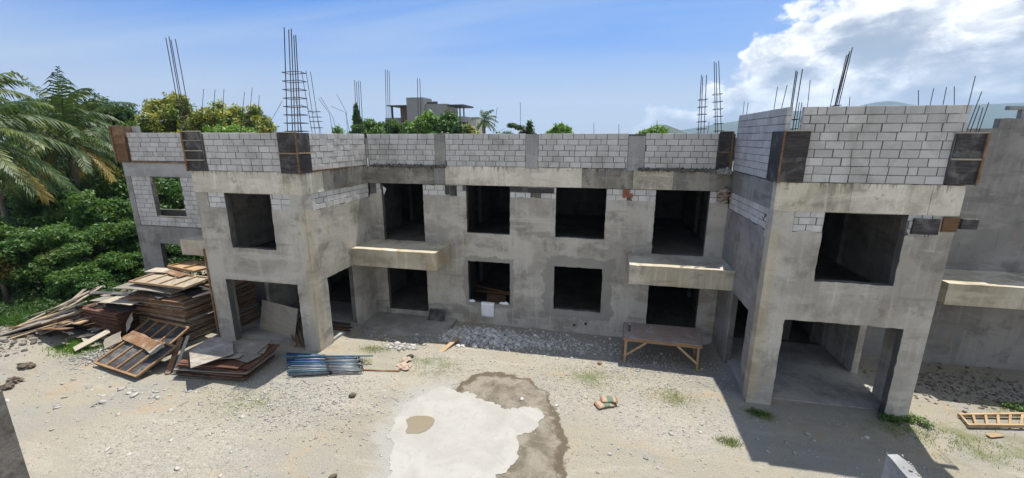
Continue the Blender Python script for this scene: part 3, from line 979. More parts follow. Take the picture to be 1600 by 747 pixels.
# timber strips left under the parapets
MB().box(-18.6, -15.5, -1.07, -1.0, 6.42, 6.485, jit=0.01).build('timber_strip', M['wood_brown'], bld)
MB().box(XL1+0.015, XL1+0.06, -3.55, -1.45, 6.37, 6.43, jit=0.008).build('timber_strip', M['wood_brown'], bld)
MB().beam((XL0-0.03, YF-0.03, 0.2), (XL0-0.03, YF-0.03, 3.6), 0.05, 0.05).build('timber_strip', M['wood_brown'], bld)

# ---- outer right wing
ORW = (XR1, 0.0)
wall('wall', ORW, D1, NF, 0.0, 9.0, BASE, 7.78, 0.22, M['plaster_grey'], bld, [], off=0.0, step=0.3)
wall('wall_top', (13.8, 0.0), D1, NF, 0.0, 5.7, 7.785, 8.08, 0.22, M['plaster_grey'], bld, [], off=0.03, step=0.2, rag=0.05)
wall('column', (14.35, 0.06), D1, NF, 0, 0.16, 8.06, 8.33, 0.16, M['column'], bld)
MB().box(14.0, 14.75, 0.02, 0.20, 8.33, 8.42, jit=0.02).build('column_cap', M['column'], bld)

# ---- floors, roof and partitions inside
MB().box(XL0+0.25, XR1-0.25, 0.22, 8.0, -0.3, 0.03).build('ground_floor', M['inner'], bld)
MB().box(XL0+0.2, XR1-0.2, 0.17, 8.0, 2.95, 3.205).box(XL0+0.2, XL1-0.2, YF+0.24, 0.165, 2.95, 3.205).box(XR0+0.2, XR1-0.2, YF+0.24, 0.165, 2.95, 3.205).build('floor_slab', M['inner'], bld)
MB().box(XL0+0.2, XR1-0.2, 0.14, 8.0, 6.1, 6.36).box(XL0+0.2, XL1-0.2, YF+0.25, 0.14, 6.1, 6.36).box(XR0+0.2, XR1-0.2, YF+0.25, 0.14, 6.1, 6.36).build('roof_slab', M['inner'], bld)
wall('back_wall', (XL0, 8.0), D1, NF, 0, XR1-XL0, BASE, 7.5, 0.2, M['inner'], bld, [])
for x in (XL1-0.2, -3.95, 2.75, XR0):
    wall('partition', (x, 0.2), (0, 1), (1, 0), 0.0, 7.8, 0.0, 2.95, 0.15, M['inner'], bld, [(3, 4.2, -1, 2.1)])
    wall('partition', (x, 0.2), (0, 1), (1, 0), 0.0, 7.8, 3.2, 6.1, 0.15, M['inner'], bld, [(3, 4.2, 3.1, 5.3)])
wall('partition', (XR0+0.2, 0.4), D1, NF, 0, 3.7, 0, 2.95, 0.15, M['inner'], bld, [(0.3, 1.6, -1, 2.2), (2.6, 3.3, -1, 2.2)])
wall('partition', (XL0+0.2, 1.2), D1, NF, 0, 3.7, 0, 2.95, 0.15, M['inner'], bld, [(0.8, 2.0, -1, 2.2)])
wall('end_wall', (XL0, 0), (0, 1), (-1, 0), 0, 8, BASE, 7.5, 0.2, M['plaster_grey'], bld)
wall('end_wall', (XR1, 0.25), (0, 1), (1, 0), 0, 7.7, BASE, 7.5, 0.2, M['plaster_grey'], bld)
# low platform under the left balcony and worn step at the right bay
slab('platform', XL1+0.05, -3.85, -1.95, -0.02, -0.5, -0.17, M['slab_top'], amp=0.02)
slab('bay_floor', XR0+0.1, XR1-0.05, YF+0.35, 0.2, -0.3, 0.035, M['slab_top'], amp=0.012)
slab('bay_floor', XL0+0.1, XL1-0.05, YF+0.35, 0.2, -0.3, 0.045, M['slab_top'], amp=0.012)

# ---- rough mortar and debris squeezed out under the parapet (nobody could count it)
rs = np.random.RandomState(11)
OCT = np.array([[1, 0, 0], [-1, 0, 0], [0, 1, 0], [0, -1, 0], [0, 0, 1], [0, 0, -1]], float)
OCF = np.array([[0, 2, 4], [2, 1, 4], [1, 3, 4], [3, 0, 4], [2, 0, 5], [1, 2, 5], [3, 1, 5], [0, 3, 5]])
_ph = (1+5**0.5)/2
ICO = np.array([(-1, _ph, 0), (1, _ph, 0), (-1, -_ph, 0), (1, -_ph, 0), (0, -1, _ph), (0, 1, _ph), (0, -1, -_ph), (0, 1, -_ph), (_ph, 0, -1), (_ph, 0, 1), (-_ph, 0, -1), (-_ph, 0, 1)])/1.9
ICF = np.array([(0, 11, 5), (0, 5, 1), (0, 1, 7), (0, 7, 10), (0, 10, 11), (1, 5, 9), (5, 11, 4), (11, 10, 2), (10, 7, 6), (7, 1, 8), (3, 9, 4), (3, 4, 2), (3, 2, 6), (3, 6, 8), (3, 8, 9), (4, 9, 5), (2, 4, 11), (6, 2, 10), (8, 6, 7), (9, 8, 1)])


def rocks(name, P, S, mat, parent=None, flat=0.55, seed=1, ico=False, jit=0.28):
    """P (n,3) centres, S (n,) radii"""
    r = np.random.RandomState(seed)
    B, BF = (ICO, ICF) if ico else (OCT, OCF)
    n, k = len(P), len(B)
    v = B[None]*(1+r.uniform(-jit, jit, (n, k, 1))) + r.uniform(-jit*0.6, jit*0.6, (n, k, 3))
    v = v*np.stack([r.uniform(0.8, 1.45, n), r.uniform(0.65, 1.1, n), r.uniform(flat*0.6, flat*1.4, n)], 1)[:, None, :]
    a = r.uniform(0, 2*np.pi, n)
    t = r.normal(0, 0.35, n)
    ca, sa, ct, st = np.cos(a), np.sin(a), np.cos(t), np.sin(t)
    x, y, z = v[..., 0], v[..., 1], v[..., 2]
    y, z = y*ct[:, None]-z*st[:, None], y*st[:, None]+z*ct[:, None]
    x, y = x*ca[:, None]-y*sa[:, None], x*sa[:, None]+y*ca[:, None]
    v = np.stack([x, y, z], -1)*S[:, None, None] + P[:, None, :]
    F_ = (BF[None]+(np.arange(n)*k)[:, None, None]).reshape(-1, 3)
    return np_mesh(name, v.reshape(-1, 3), F_, mat, parent)


def mat_stones(name, lo, hi, tint=(1, 0.97, 0.92)):
    m, nt, b, pos, g = newmat(name)
    c = mixc(nt, g.outputs['Random Per Island'], tuple(lo*t for t in tint), tuple(hi*t for t in tint))
    n1 = noise_n(nt, pos, 30, 3)
    c = mixc(nt, mapr(nt, n1, 0.4, 0.7, 0, 0.4), c, tuple(lo*0.8*t for t in tint))
    nt.links.new(c, b.inputs['Base Color'])
    b.inputs['Roughness'].default_value = 0.95
    b.inputs['Specular IOR Level'].default_value = 0.15
    return m


M['stones'] = mat_stones('pale_stones', 0.24, 0.48)
M['rubble'] = mat_stones('broken_concrete', 0.36, 0.62)
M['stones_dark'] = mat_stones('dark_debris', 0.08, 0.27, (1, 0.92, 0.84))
n = 900
x = np.concatenate([rs.uniform(-7.3, -4.1, n), rs.uniform(3.3, 6.3, n)])
P_ = np.stack([x, -0.03+rs.uniform(-0.03, 0.04, len(x)), 6.385+rs.normal(0, 0.028, len(x))], 1)
o = rocks('mortar_debris', P_, rs.uniform(0.015, 0.05, len(x)), M['stones_dark'], bld, 0.7, 5)
tag(o, kind='stuff')
P_ = np.stack([rs.uniform(6.0, 6.44, 260), rs.uniform(-0.25, -0.02, 260), 6.36+rs.normal(0, 0.04, 260)-0.0], 1)
tag(rocks('mortar_debris', P_, rs.uniform(0.02, 0.07, 260), M['stones'], bld, 0.7, 6), kind='stuff')

# ------------------------------------------------------------------ build the blocks
def blk_matrix(sp):
    O, d, n, a, b, z0, z1, off, tilt = sp[:9]
    dv, nv = Vector((d[0], d[1], 0)), Vector((n[0], n[1], 0))
    c = Vector((O[0], O[1], 0)) + dv*((a+b)/2) + nv*(off-0.06) + Vector((0, 0, (z0+z1)/2))
    # right-handed frame: x = direction, y = into the wall, z = up
    if dv.cross(-nv).z < 0: dv = -dv
    yv = -nv
    Mx = Matrix(((dv.x, yv.x, 0, c.x), (dv.y, yv.y, 0, c.y), (0, 0, 1, c.z), (0, 0, 0, 1)))
    return Mx @ Matrix.Rotation(tilt, 4, 'Y') @ Matrix.Diagonal((b-a, 0.12, z1-z0, 1)), c


def block_mesh(seed, mt='block'):
    r = random.Random(seed)
    bm = bmesh.new()
    bmesh.ops.create_cube(bm, size=1)
    for v in bm.verts:
        v.co += Vector((r.uniform(-0.008, 0.008), r.uniform(-0.03, 0.03), r.uniform(-0.02, 0.02)))
    bmesh.ops.scale(bm, vec=(2, 0.6, 1), verts=bm.verts)
    bmesh.ops.bevel(bm, geom=[e for e in bm.edges if all(v.co.y < 0 for v in e.verts)], offset=0.03, segments=1, affect='EDGES')
    bmesh.ops.scale(bm, vec=(0.5, 1/0.6, 1), verts=bm.verts)
    me = bpy.data.meshes.new('concrete_block')
    bm.to_mesh(me); bm.free()
    me.materials.append(M[mt])
    return me


protos = [block_mesh(i) for i in range(8)]
protos_c = [block_mesh(i, 'block_cream') for i in range(8)]


def apparent(sp):
    Mx, c = blk_matrix(sp)
    d = np.array(c)-CAM
    zc = float(d @ _f)
    nv = np.array([sp[2][0], sp[2][1], 0.0])
    return (sp[4]-sp[3])*(sp[6]-sp[5])*abs(float(-d @ nv))/zc**3


BLK.sort(key=apparent, reverse=True)
for i, sp in enumerate(BLK[:300]):
    o = bpy.data.objects.new('concrete_block', (protos_c if sp[10] else protos)[i % 8])
    COL.objects.link(o)
    o.parent = sp[9]
    o.matrix_local = blk_matrix(sp)[0]
vv, ff, mi_ = [], [], []
for i, sp in enumerate(BLK[300:]):
    me = protos[i % 8]
    Mx = blk_matrix(sp)[0]
    b0 = len(vv)
    vv += [tuple(Mx @ v.co) for v in me.vertices]
    ff += [tuple(b0+k for k in p.vertices) for p in me.polygons]
    mi_ += [1 if sp[10] else 0]*len(me.polygons)
me = bpy.data.meshes.new('concrete_block')
me.from_pydata(vv, [], ff)
me.materials.append(M['block']); me.materials.append(M['block_cream'])
me.polygons.foreach_set('material_index', mi_)
tag(link('concrete_block', me, None, bld), kind='stuff')

# ------------------------------------------------------------------ column formworks on the parapet
def formwork(x0, x1, y0, y1, z0, z1, faces, mat, label, wales, wmat='wood', lean=0.0):
    """plywood box round a column; faces: letters F (front), L (left side), R (right side)"""
    t = empty('column_formwork', (0, 0, 0), label=label, cat='formwork', group='plywood column formworks on the parapet')
    th = 0.03
    if 'F' in faces:
        zm = (z0+z1)/2
        MB().box(x0, x1, y0-th, y0, z0, zm-0.006, jit=0.006).build('plywood_panel', M[mat], t)
        MB().box(x0+0.004, x1-0.003, y0-th-0.004, y0-0.003, zm+0.006, z1, jit=0.006).build('plywood_panel', M[mat], t)
    if 'L' in faces:
        MB().box(x0-th, x0-0.003, y0-th, y1, z0, z1, jit=0.006).build('plywood_panel', M[mat], t)
    if 'R' in faces:
        MB().box(x1+0.003, x1+th, y0-th, y1, z0, z1, jit=0.006).build('plywood_panel', M[mat], t)
    for k in wales:
        z = z0+(z1-z0)*k
        MB().box(x0-th-0.01, x1+th+0.01, y0-th-0.045, y0-th-0.006, z-0.018, z+0.018, jit=0.006).build('batten', M[wmat], t)
        if 'R' in faces:
            MB().box(x1+th+0.004, x1+th+0.045, y0-th, y1, z-0.018, z+0.018, jit=0.006).build('batten', M[wmat], t)
    for x in ((x0-0.02) if 'L' in faces else None, (x1+0.02) if 'R' in faces else None):
        if x is not None:
            MB().box(x-0.022, x+0.022, y0-th-0.05, y0-th-0.008, z0-0.02, z1+0.01, jit=0.006).build('post', M['wood_brown'], t)
    MB().box(x0+0.02, x1-0.02, y0+0.004, y1-0.02, z0, z1-0.08).build('concrete_core', M['column'], t)
    MB().box(x0-0.03, x1+0.03, y0-0.05, y0+0.02, z1+0.001, z1+0.025, jit=0.005).build('top_board', M['ply_pale'], t)
    return t


formwork(-19.35, -18.72, -1.04, -0.6, 6.45, 8.0, 'FLR', 'wood_brown', 'red-brown timber column form at the far left end of the parapet', (0.25, 0.5, 0.72), 'wood_brown')
formwork(-11.90, -11.22, YF-0.03, YF+0.4, 6.40, 7.70, 'FL', 'ply_dark', 'dark plywood column form at the left corner of the left bay', (0.28, 0.52, 0.78), 'ply_pale')
formwork(-8.22, -7.53, YF-0.03, YF+0.55, 6.36, 7.66, 'FR', 'ply_dark', 'dark plywood column form under the tallest rebar cage, right corner of the left bay', (0.5,), 'wood')
formwork(5.93, 6.33, -0.06, 0.3, 6.38, 7.70, 'FR', 'ply_dark', 'dark plywood column form at the right end of the central parapet', (0.48,), 'wood_brown')
formwork(6.46, 7.03, YF-0.03, YF+0.72, 6.40, 7.66, 'FL', 'ply_dark', 'dark plywood column form at the left corner of the right bay', (), 'wood_brown')
formwork(10.06, 10.62, YF-0.03, YF+0.45, 6.42, 7.60, 'FR', 'ply_dark', 'dark plywood column form at the right corner of the right bay', (0.5,), 'ply_pale')

ORD = ['first', 'second', 'third', 'fourth', 'fifth', 'sixth', 'seventh', 'eighth', 'ninth', 'tenth', 'eleventh', 'twelfth', 'thirteenth', 'fourteenth', 'fifteenth',
       'sixteenth', 'seventeenth', 'eighteenth', 'nineteenth']


def nth(k):
    """1 -> first, 23 -> twenty-third"""
    if k < 20: return ORD[k-1]
    t, u = divmod(k, 10)
    return ['', '', 'twent', 'thirt', 'fort', 'fift', 'sixt', 'sevent'][t]+('ieth' if u == 0 else 'y-'+ORD[u-1])


def relabel(group, key, text):
    """give each member of a group a label of its own, in the order of key"""
    m = sorted([o for o in COL.objects if o.get('group') == group], key=key)
    for i, o in enumerate(m):
        o['label'] = text.replace('#', nth(i+1))


# ------------------------------------------------------------------ rebar cages and starter bars
def bar_pts(u0, v0, u1, v1, Y, bend=None, drop=True):
    a, b = at(u0, v0, Y=Y), at(u1, v1, Y=Y)      # bottom, top
    if drop:
        d = (b-a).normalized()
        k = (a.z-6.5)/max(d.z, 0.2)
        a = a-d*max(0, k)
    if bend:
        m = at(bend[0], bend[1], Y=Y)
        return [a, m, b]
    return [a, b]


def cage(name_label, bars, Y, stirrups, depth=0.3, r=0.012):
    """bars: (u0,v0,u1,v1) px of front bars; stirrups: list of fractions up the first bar"""
    base = at(bars[0][0], bars[0][1], Y=Y)
    t = empty('rebar_cage', (0, 0, 0), label=name_label, cat='rebar', group='tall rebar cages above the parapet')
    P = []
    for i, bq in enumerate(bars):
        pts = bar_pts(*bq[:4], Y + (depth if i % 2 else 0))
        P.append(pts)
        MB().tube(pts, r, 6).build('steel_bar', M['rebar'], t)
    for k in stirrups:
        q = [p[0].lerp(p[-1], k*(P[0][-1]-P[0][0]).length/max((p[-1]-p[0]).length, 0.1)) for p in P]
        xs_ = [v.x for v in q]; z = q[0].z
        x0, x1 = min(xs_)-0.02, max(xs_)+0.02
        y0, y1 = Y-0.02, Y+depth+0.02
        MB().tube([(x0, y0, z), (x1, y0, z+0.01), (x1, y1, z), (x0, y1, z-0.01), (x0, y0, z)], r*0.75, 5, cap=False).build('stirrup', M['rebar'], t)
    return t


cage('tallest rebar cage, five bars and six stirrups, over the inner corner of the left bay', [(449, 203, 444, 43), (457, 203, 451, 46), (461, 203, 455, 45), (466, 203, 459, 55), (470, 203, 462, 55)], -3.75, (0.40, 0.46, 0.52, 0.58, 0.64, 0.70, 0.34, 0.28), 0.34, 0.015)
cage('slender leaning rebar cage just right of the tallest one', [(487, 203, 471, 111), (492, 203, 478, 110), (499, 203, 485, 112)], 0.6, (0.45, 0.5, 0.56, 0.38), 0.25)
cage('four leaning steel bars without stirrups above the left corner of the left bay', [(283, 190, 259, 59), (287, 190, 264, 57), (290, 190, 267, 62), (297, 185, 274, 61)], -3.8, (), 0.2)
cage('cluster of four steel bars above the inner corner left of the centre', [(557, 203, 554, 125), (560, 203, 557, 128), (563, 203, 560, 126), (567, 203, 563, 127)], 0.1, (0.3,), 0.2)
cage('three tall steel bars in front of the flat-roofed grey house', [(604, 203, 602, 109), (607, 203, 605, 109), (610, 203, 608, 111)], 1.5, (0.38, 0.45), 0.2)
cage('two steel bars rising before the stair tower of the grey house', [(654, 203, 652, 122), (658, 203, 656, 123)], 0.1, (0.2,), 0.2)
cage('left one of the two laddered rebar cages near the right bay', [(1091, 206, 1096, 117), (1100, 206, 1104, 117), (1095, 206, 1098, 120)], 0.3, (0.42, 0.5, 0.58, 0.66, 0.74), 0.25)
cage('right and taller one of the two laddered rebar cages near the right bay', [(1118, 206, 1116, 96), (1127, 206, 1123, 95), (1121, 206, 1119, 98)], 0.3, (0.35, 0.42, 0.49, 0.56, 0.63, 0.7), 0.25)
cage('leaning laddered rebar cage in the gap at the left corner of the right bay', [(1230, 205, 1244, 110), (1238, 205, 1254, 108), (1232, 205, 1246, 112)], -3.6, (0.25, 0.36, 0.46, 0.55), 0.25)
cage('tall rebar cage leaning right behind the right bay parapet', [(1305, 162, 1323, 86), (1308, 162, 1328, 80), (1311, 162, 1332, 74), (1306, 162, 1326, 84)], -1.2, (0.50, 0.58, 0.42), 0.2, 0.013)

starter = [(314, 203, 318, 139, -2), (331, 203, 336, 140, -2), (346, 203, 350, 139, -2), (376, 203, 382, 144, -2), (388, 203, 394, 137, -2), (402, 203, 405, 149, -2),
           (771, 205, 777, 168, 1), (813, 205, 813, 160, 1), (928, 206, 928, 192, 1), (967, 206, 967, 194, 1), (1026, 206, 1027, 188, 1),
           (1158, 206, 1163, 159, 0.6), (1163, 206, 1169, 160, 0.6), (1106, 206, 1108, 190, 0.6), (1209, 172, 1215, 136, -2.5), (1221, 170, 1230, 133, -3), (1243, 200, 1249, 160, -3.8), (1247, 200, 1253, 160, -3.8),
           (1262, 164, 1266, 125, -2.5), (1298, 163, 1303, 139, -2), (1327, 163, 1328, 151, -2), (1435, 161, 1435, 141, -2), (1454, 161, 1459, 138, -2), (1474, 161, 1479, 136, -2), (1491, 161, 1491, 135, -2),
           (1514, 160, 1524, 119, -3.6), (1511, 203, 1534, 143, -3.8), (1516, 205, 1531, 165, -3.7), (1530, 203, 1545, 160, -3.4), (1525, 205, 1536, 168, -3.2), (695, 206, 697, 193, 1)]
for i, q in enumerate(starter):
    side = 'left part' if q[0] < 600 else ('centre' if q[0] < 1150 else 'right part')
    o = MB().tube(bar_pts(*q), 0.009, 5).build('starter_bar', M['rebar'])
    tag(o, 'single thin steel starter bar standing up above the %s of the parapet' % side, 'rebar', 'starter bars above the %s of the parapet' % side)
bent = [((423, 205), (423, 190), (441, 158)), ((522, 205), (515, 178), (497, 153)), ((532, 205), (520, 183), (501, 152)), ((551, 200), (540, 176), (517, 166)), ((541, 200), (541, 175), (526, 147)), ((508, 205), (495, 180), (470, 163)), ((473, 205), (468, 180), (460, 150))]
for a, m, b in bent:
    p = [at(*a, Y=1.2), at(*m, Y=1.2), at(*b, Y=1.2)]
    p[0].z = 6.5
    tag(MB().tube([p[0], p[0].lerp(p[1], 0.8), p[1], p[1].lerp(p[2], 0.3), p[2]], 0.009, 5).build('bent_bar', M['rebar']),
        'bent thin steel bar behind the parapet beside the tallest rebar cage', 'rebar', 'bent bars behind the left part of the parapet')
for u in (620-0, 653+3):
    p = at(u if u < 640 else 656, 374 if u < 640 else 374, Z=3.23)
for (u0, v0, u1, v1) in ((624, 377, 620, 360), (654, 376, 655, 350)):
    a, b = at(u0, v0, Z=3.22), None
    b = at(u1, v1, Y=a.y)
    tag(MB().tube([a, b], 0.009, 5).build('starter_bar', M['rebar']), 'thin steel bar standing up on the left balcony', 'rebar', 'bars on the left balcony')

# ------------------------------------------------------------------ timber: helper for sheets and planks
def sheet(label, group, size, mat, loc, rot, cat='plywood', name='plywood_sheet', bend=0.0, ragged=0.0):
    """board with its own frame; size (l, w, t)"""
    l, w, t = size
    nx_ = max(2, int(l/0.35))
    V_, F_ = [], []
    ny_ = 3
    for k in (0, 1):
        for i in range(nx_+1):
            for j in range(ny_+1):
                x_ = -l/2+l*i/nx_; y_ = -w/2+w*j/ny_
                if i in (0, nx_): x_ += rnd.uniform(-ragged, ragged)
                if j in (0, ny_): y_ += rnd.uniform(-ragged, ragged)
                z_ = bend*((2*x_/l)**2)+rnd.uniform(-0.002, 0.002)
                V_.append((x_, y_, z_+(t if k else 0)))
    N = (nx_+1)*(ny_+1)
    id_ = lambda k, i, j: k*N+i*(ny_+1)+j
    for i in range(nx_):
        for j in range(ny_):
            F_.append((id_(1, i, j), id_(1, i+1, j), id_(1, i+1, j+1), id_(1, i, j+1)))
            F_.append((id_(0, i, j+1), id_(0, i+1, j+1), id_(0, i+1, j), id_(0, i, j)))
    for i in range(nx_):
        F_.append((id_(0, i, 0), id_(0, i+1, 0), id_(1, i+1, 0), id_(1, i, 0)))
        F_.append((id_(0, i+1, ny_), id_(0, i, ny_), id_(1, i, ny_), id_(1, i+1, ny_)))
    for j in range(ny_):
        F_.append((id_(0, 0, j+1), id_(0, 0, j), id_(1, 0, j), id_(1, 0, j+1)))
        F_.append((id_(0, nx_, j), id_(0, nx_, j+1), id_(1, nx_, j+1), id_(1, nx_, j)))
    me = bpy.data.meshes.new(name)
    me.from_pydata(V_, [], F_)
    o = link(name, me, M[mat])
    o.location = loc
    o.rotation_euler = rot
    return tag(o, label, cat, group)


def shutter(label, group, size, loc, rot, nb=4, panel='ply_dark', bat='batten', under=False):
    """plywood shutter stiffened with battens"""
    l, w = size
    t = empty('shutter_panel', loc, 0, label=label, cat='formwork panel', group=group)
    t.rotation_euler = rot
    MB().box(-l/2, l/2, -w/2, w/2, 0, 0.02, jit=0.006).build('plywood_board', M[panel], t)
    z0, z1 = (0.021, 0.075) if not under else (-0.055, -0.001)
    for k in range(nb):
        x_ = -l/2+0.03+(l-0.06)*k/(nb-1)
        MB().box(x_-0.03, x_+0.03, -w/2, w/2, z0, z1, jit=0.005).build('batten', M[bat], t)
    for y_ in (-w/2+0.03, w/2-0.03):
        MB().box(-l/2, l/2, y_-0.028, y_+0.028, z0-(0.004 if under else -0.001), z1+0.006, jit=0.004).build('batten', M[bat], t)
    return t


# tall stack of old shutters beside the left bay
tw = random.Random(5)
SX, SY = -14.1, -3.8
for sx_, sy_, top_, gname, dep_ in ((SX, SY, 1.62, 'front', 1.15), (-13.4, -2.5, 1.75, 'rear', 1.15)):
    z = 0.06
    k = 0
    while z < top_:
        shutter('x', 'shutters in the %s tall stack beside the left bay' % gname,
                (2.6+tw.uniform(-0.10, 0.10), dep_+tw.uniform(-0.08, 0.08)), (sx_+tw.uniform(-0.06, 0.06), sy_+tw.uniform(-0.05, 0.05), z+0.055), (tw.uniform(-0.012, 0.012), tw.uniform(-0.012, 0.012), R(-5)+tw.uniform(-0.04, 0.04)),
                nb=5, panel=tw.choice(['wood_brown', 'ply_red', 'ply_grey', 'wood_grey']), bat=tw.choice(['wood_brown', 'wood_brown', 'wood_grey']), under=True)
        z += 0.085
        k += 1
z = 1.70
for k in range(14):
    sheet('x', 'boards on the tall shutter stack', (2.3+tw.uniform(-0.9, 0.7), 0.6+tw.uniform(-0.3, 0.45), 0.022), tw.choice(['ply_grey', 'ply_dark', 'wood_grey', 'wood_brown', 'ply_pale']),
          (SX-0.15+tw.uniform(-0.55, 0.5), SY+0.05+tw.uniform(-0.5, 0.5), z+0.030*k), (tw.uniform(-0.05, 0.05), tw.uniform(-0.04, 0.04), tw.uniform(-0.4, 0.2)), bend=-0.03)
z = 2.13
shutter('pale shutter with raised battens overhanging the front of the tall stack', None, (2.75, 1.1), (SX+0.15, SY-0.12, z+0.03), (0.05, 0.0, R(-3)), 5, 'ply_pale', 'wood')
sheet('grey bent sheet sticking out left below the pale shutter', None, (2.3, 0.6, 0.025), 'ply_grey', (SX-0.55, SY-0.55, z-0.12), (0.04, 0.02, R(3)), bend=-0.05)
shutter('bright orange framed shutter, topmost on the tall stack', None, (1.75, 0.95), (SX-0.1, SY+1.05, z+0.22), (0.0, 0.0, R(-12)), 3, 'wood', 'batten')
sheet('small brown board between the orange shutter and the pale one', None, (1.2, 0.4, 0.03), 'wood_brown', (SX-0.2, SY+0.42, z+0.13), (0.05, 0.03, R(-16)))
sheet('whitish board on the back left of the tall stack', None, (0.95, 0.5, 0.02), 'ply_pale', (SX-1.15, SY+0.55, z+0.15), (0.03, 0.0, R(5)))

# reddish stack left of it
z = 0.05
for k in range(29):
    sheet('x', 'reddish sheets in the neat stack', (2.1+tw.uniform(-0.05, 0.05), 1.3+tw.uniform(-0.05, 0.05), 0.02),
          'ply_red', (-16.5+tw.uniform(-0.04, 0.04), -4.2+tw.uniform(-0.04, 0.04), z), (0, 0, R(-5)+tw.uniform(-0.015, 0.015)))
    z += 0.036
for k in range(12):
    sheet('x', 'grey boards over the reddish stack', (1.5+tw.uniform(-0.4, 0.7), 0.4+tw.uniform(-0.2, 0.3), 0.02),
          tw.choice(['ply_grey', 'ply_grey', 'ply_pale', 'ply_dark', 'wood_grey']), (-16.3+tw.uniform(-0.8, 0.8), -4.1+tw.uniform(-0.5, 0.5), z+0.035*k), (tw.uniform(-0.07, 0.07), tw.uniform(-0.07, 0.07), tw.uniform(-0.3, 0.6)), bend=-0.03)
sheet('narrow pale plank in front of the reddish stack', None, (1.9, 0.16, 0.04), 'wood', (-15.9, -5.05, 0.05), (0, 0, R(-4)), cat='plank', name='plank')

# low stack of sheets in front of the left bay
z = 0.04
for k in range(13):
    sheet('dark red-brown plywood sheet in the low stack before the left bay', 'sheets in the low stack before the left bay', (2.35+tw.uniform(-0.15, 0.15), 1.5+tw.uniform(-0.1, 0.1), 0.02),
          tw.choice(['ply_red', 'ply_red', 'ply_dark', 'ply_grey']), (-9.95+0.010*k+tw.uniform(-0.09, 0.09), -5.75+tw.uniform(-0.07, 0.07)+0.01*k, z), (0.0, tw.uniform(-0.01, 0.01), R(5)+tw.uniform(-0.06, 0.06)), bend=0.01)
    z += 0.036
for dx_, dy_, rr_, lw_ in ((0.55, 0.25, 0.5, (1.2, 0.6)), (0.75, -0.05, -0.2, (1.0, 0.5)), (0.2, 0.4, 0.2, (1.6, 0.8)), (0.4, -0.3, 0.35, (0.8, 0.25))):
    sheet('grey offcut lying on the low plywood stack', 'grey offcuts on the low stack', (*lw_, 0.02), 'ply_grey', (-9.9+dx_, -5.7+dy_, z), (0.02, 0.01, rr_))
    z += 0.03
# big pale sheet with a pointed end
me = bpy.data.meshes.new('plywood_sheet')
pp = [at(298, 576, Z=z+0.04), at(365, 553, Z=z+0.08), at(363, 529, Z=z+0.16), at(328, 528, Z=z+0.17), at(296, 550, Z=z+0.10)]
n5 = Vector((0, 0, 0.022))
me.from_pydata([tuple(p) for p in pp]+[tuple(p+n5) for p in pp], [], [(4, 3, 2, 1, 0), (5, 6, 7, 8, 9)]+[(i, (i+1) % 5, 5+(i+1) % 5, 5+i) for i in range(5)])
o = link('plywood_sheet', me, M['ply_grey'])
tag(o, 'large grey angular plywood sheet, topmost on the low stack', 'plywood')

# shutters leaning on the tall stack
shutter('black-faced shutter with orange battens, nearest of the two leaning before the tall stack', None, (2.35, 1.35), (-13.05, -6.2, 0.33), (R(20), 0, R(-9.6)), 5, 'ply_dark', 'batten')
shutter('black-faced shutter with orange battens, the one lying behind and under the first', None, (2.3, 1.6), (-13.75, -5.2, 0.33), (R(25), 0, R(-8)), 5, 'ply_dark', 'batten')
sheet('ragged brown board lying on the leaning shutters', None, (1.9, 0.4, 0.02), 'wood_brown', (-13.4, -5.72, 0.60), (R(20), R(2), R(-14)), ragged=0.03)
sheet('pale ragged board at the right end of the brown one on the shutters', None, (0.7, 0.42, 0.02), 'ply_pale', (-12.55, -5.95, 0.56), (R(20), R(2), R(-20)), ragged=0.05)
sheet('pale broken board standing at the top left of the leaning shutters', None, (0.62, 0.5, 0.02), 'ply_pale', (-15.05, -4.85, 0.78), (R(62), R(8), R(-35)), ragged=0.09)
sheet('small pale board against the left edge of the leaning shutters', None, (0.6, 0.4, 0.02), 'ply_pale', (-15.0, -5.55, 0.36), (R(45), R(-25), R(25)), ragged=0.03)
tag(MB().beam((-11.45, -6.5, 0.03), (-12.25, -5.25, 0.62), 0.16, 0.03).build('plank', M['wood_brown']), 'brown plank propped at the right end of the leaning shutters', 'plank')
tag(MB().beam((-11.25, -6.45, 0.03), (-12.05, -5.15, 0.66), 0.10, 0.03).build('plank', M['ply_pale']), 'pale narrow plank beside the right edge of the leaning shutters', 'plank')

# lumber pile at the far left
for k in range(64):
    L_ = tw.uniform(1.2, 3.8)
    cx_, cy_ = -18.2+tw.gauss(0, 0.75), -4.5+tw.gauss(0, 0.5)
    tl = tw.gauss(-0.24, 0.12)
    h = 0.06+0.9*max(0, (cx_+19.9)/2.6)*tw.uniform(0.35, 1.0)*math.exp(-((cy_+4.4)/0.9)**2)
    a_ = tw.gauss(0.45, 0.42)
    sheet('x', 'planks of the timber heap', (L_, tw.choice([0.06, 0.1, 0.14, 0.2, 0.3]), tw.choice([0.03, 0.045])),
          tw.choice(['wood_grey', 'wood_grey', 'wood_brown', 'ply_grey', 'ply_pale', 'wood', 'ply_dark']), (cx_, cy_, h+G(cx_, cy_)+max(0.0, abs(math.sin(tl))*L_*0.30)), (tw.uniform(-0.25, 0.25), tl, a_), cat='plank', name='plank')
for k in range(10):
    sheet('short board scrap at the foot of the timber heap', 'board scraps of the timber heap', (tw.uniform(0.4, 0.9), tw.uniform(0.15, 0.4), 0.02), tw.choice(['ply_grey', 'ply_dark', 'ply_pale']),
          (-17.0+tw.uniform(-0.9, 0.6), -5.1+tw.uniform(-0.3, 0.4), 0.08+0.03*k), (tw.uniform(-0.2, 0.2), tw.uniform(-0.2, 0.2), tw.uniform(-1, 1)))
p = at(100, 527, Z=0)
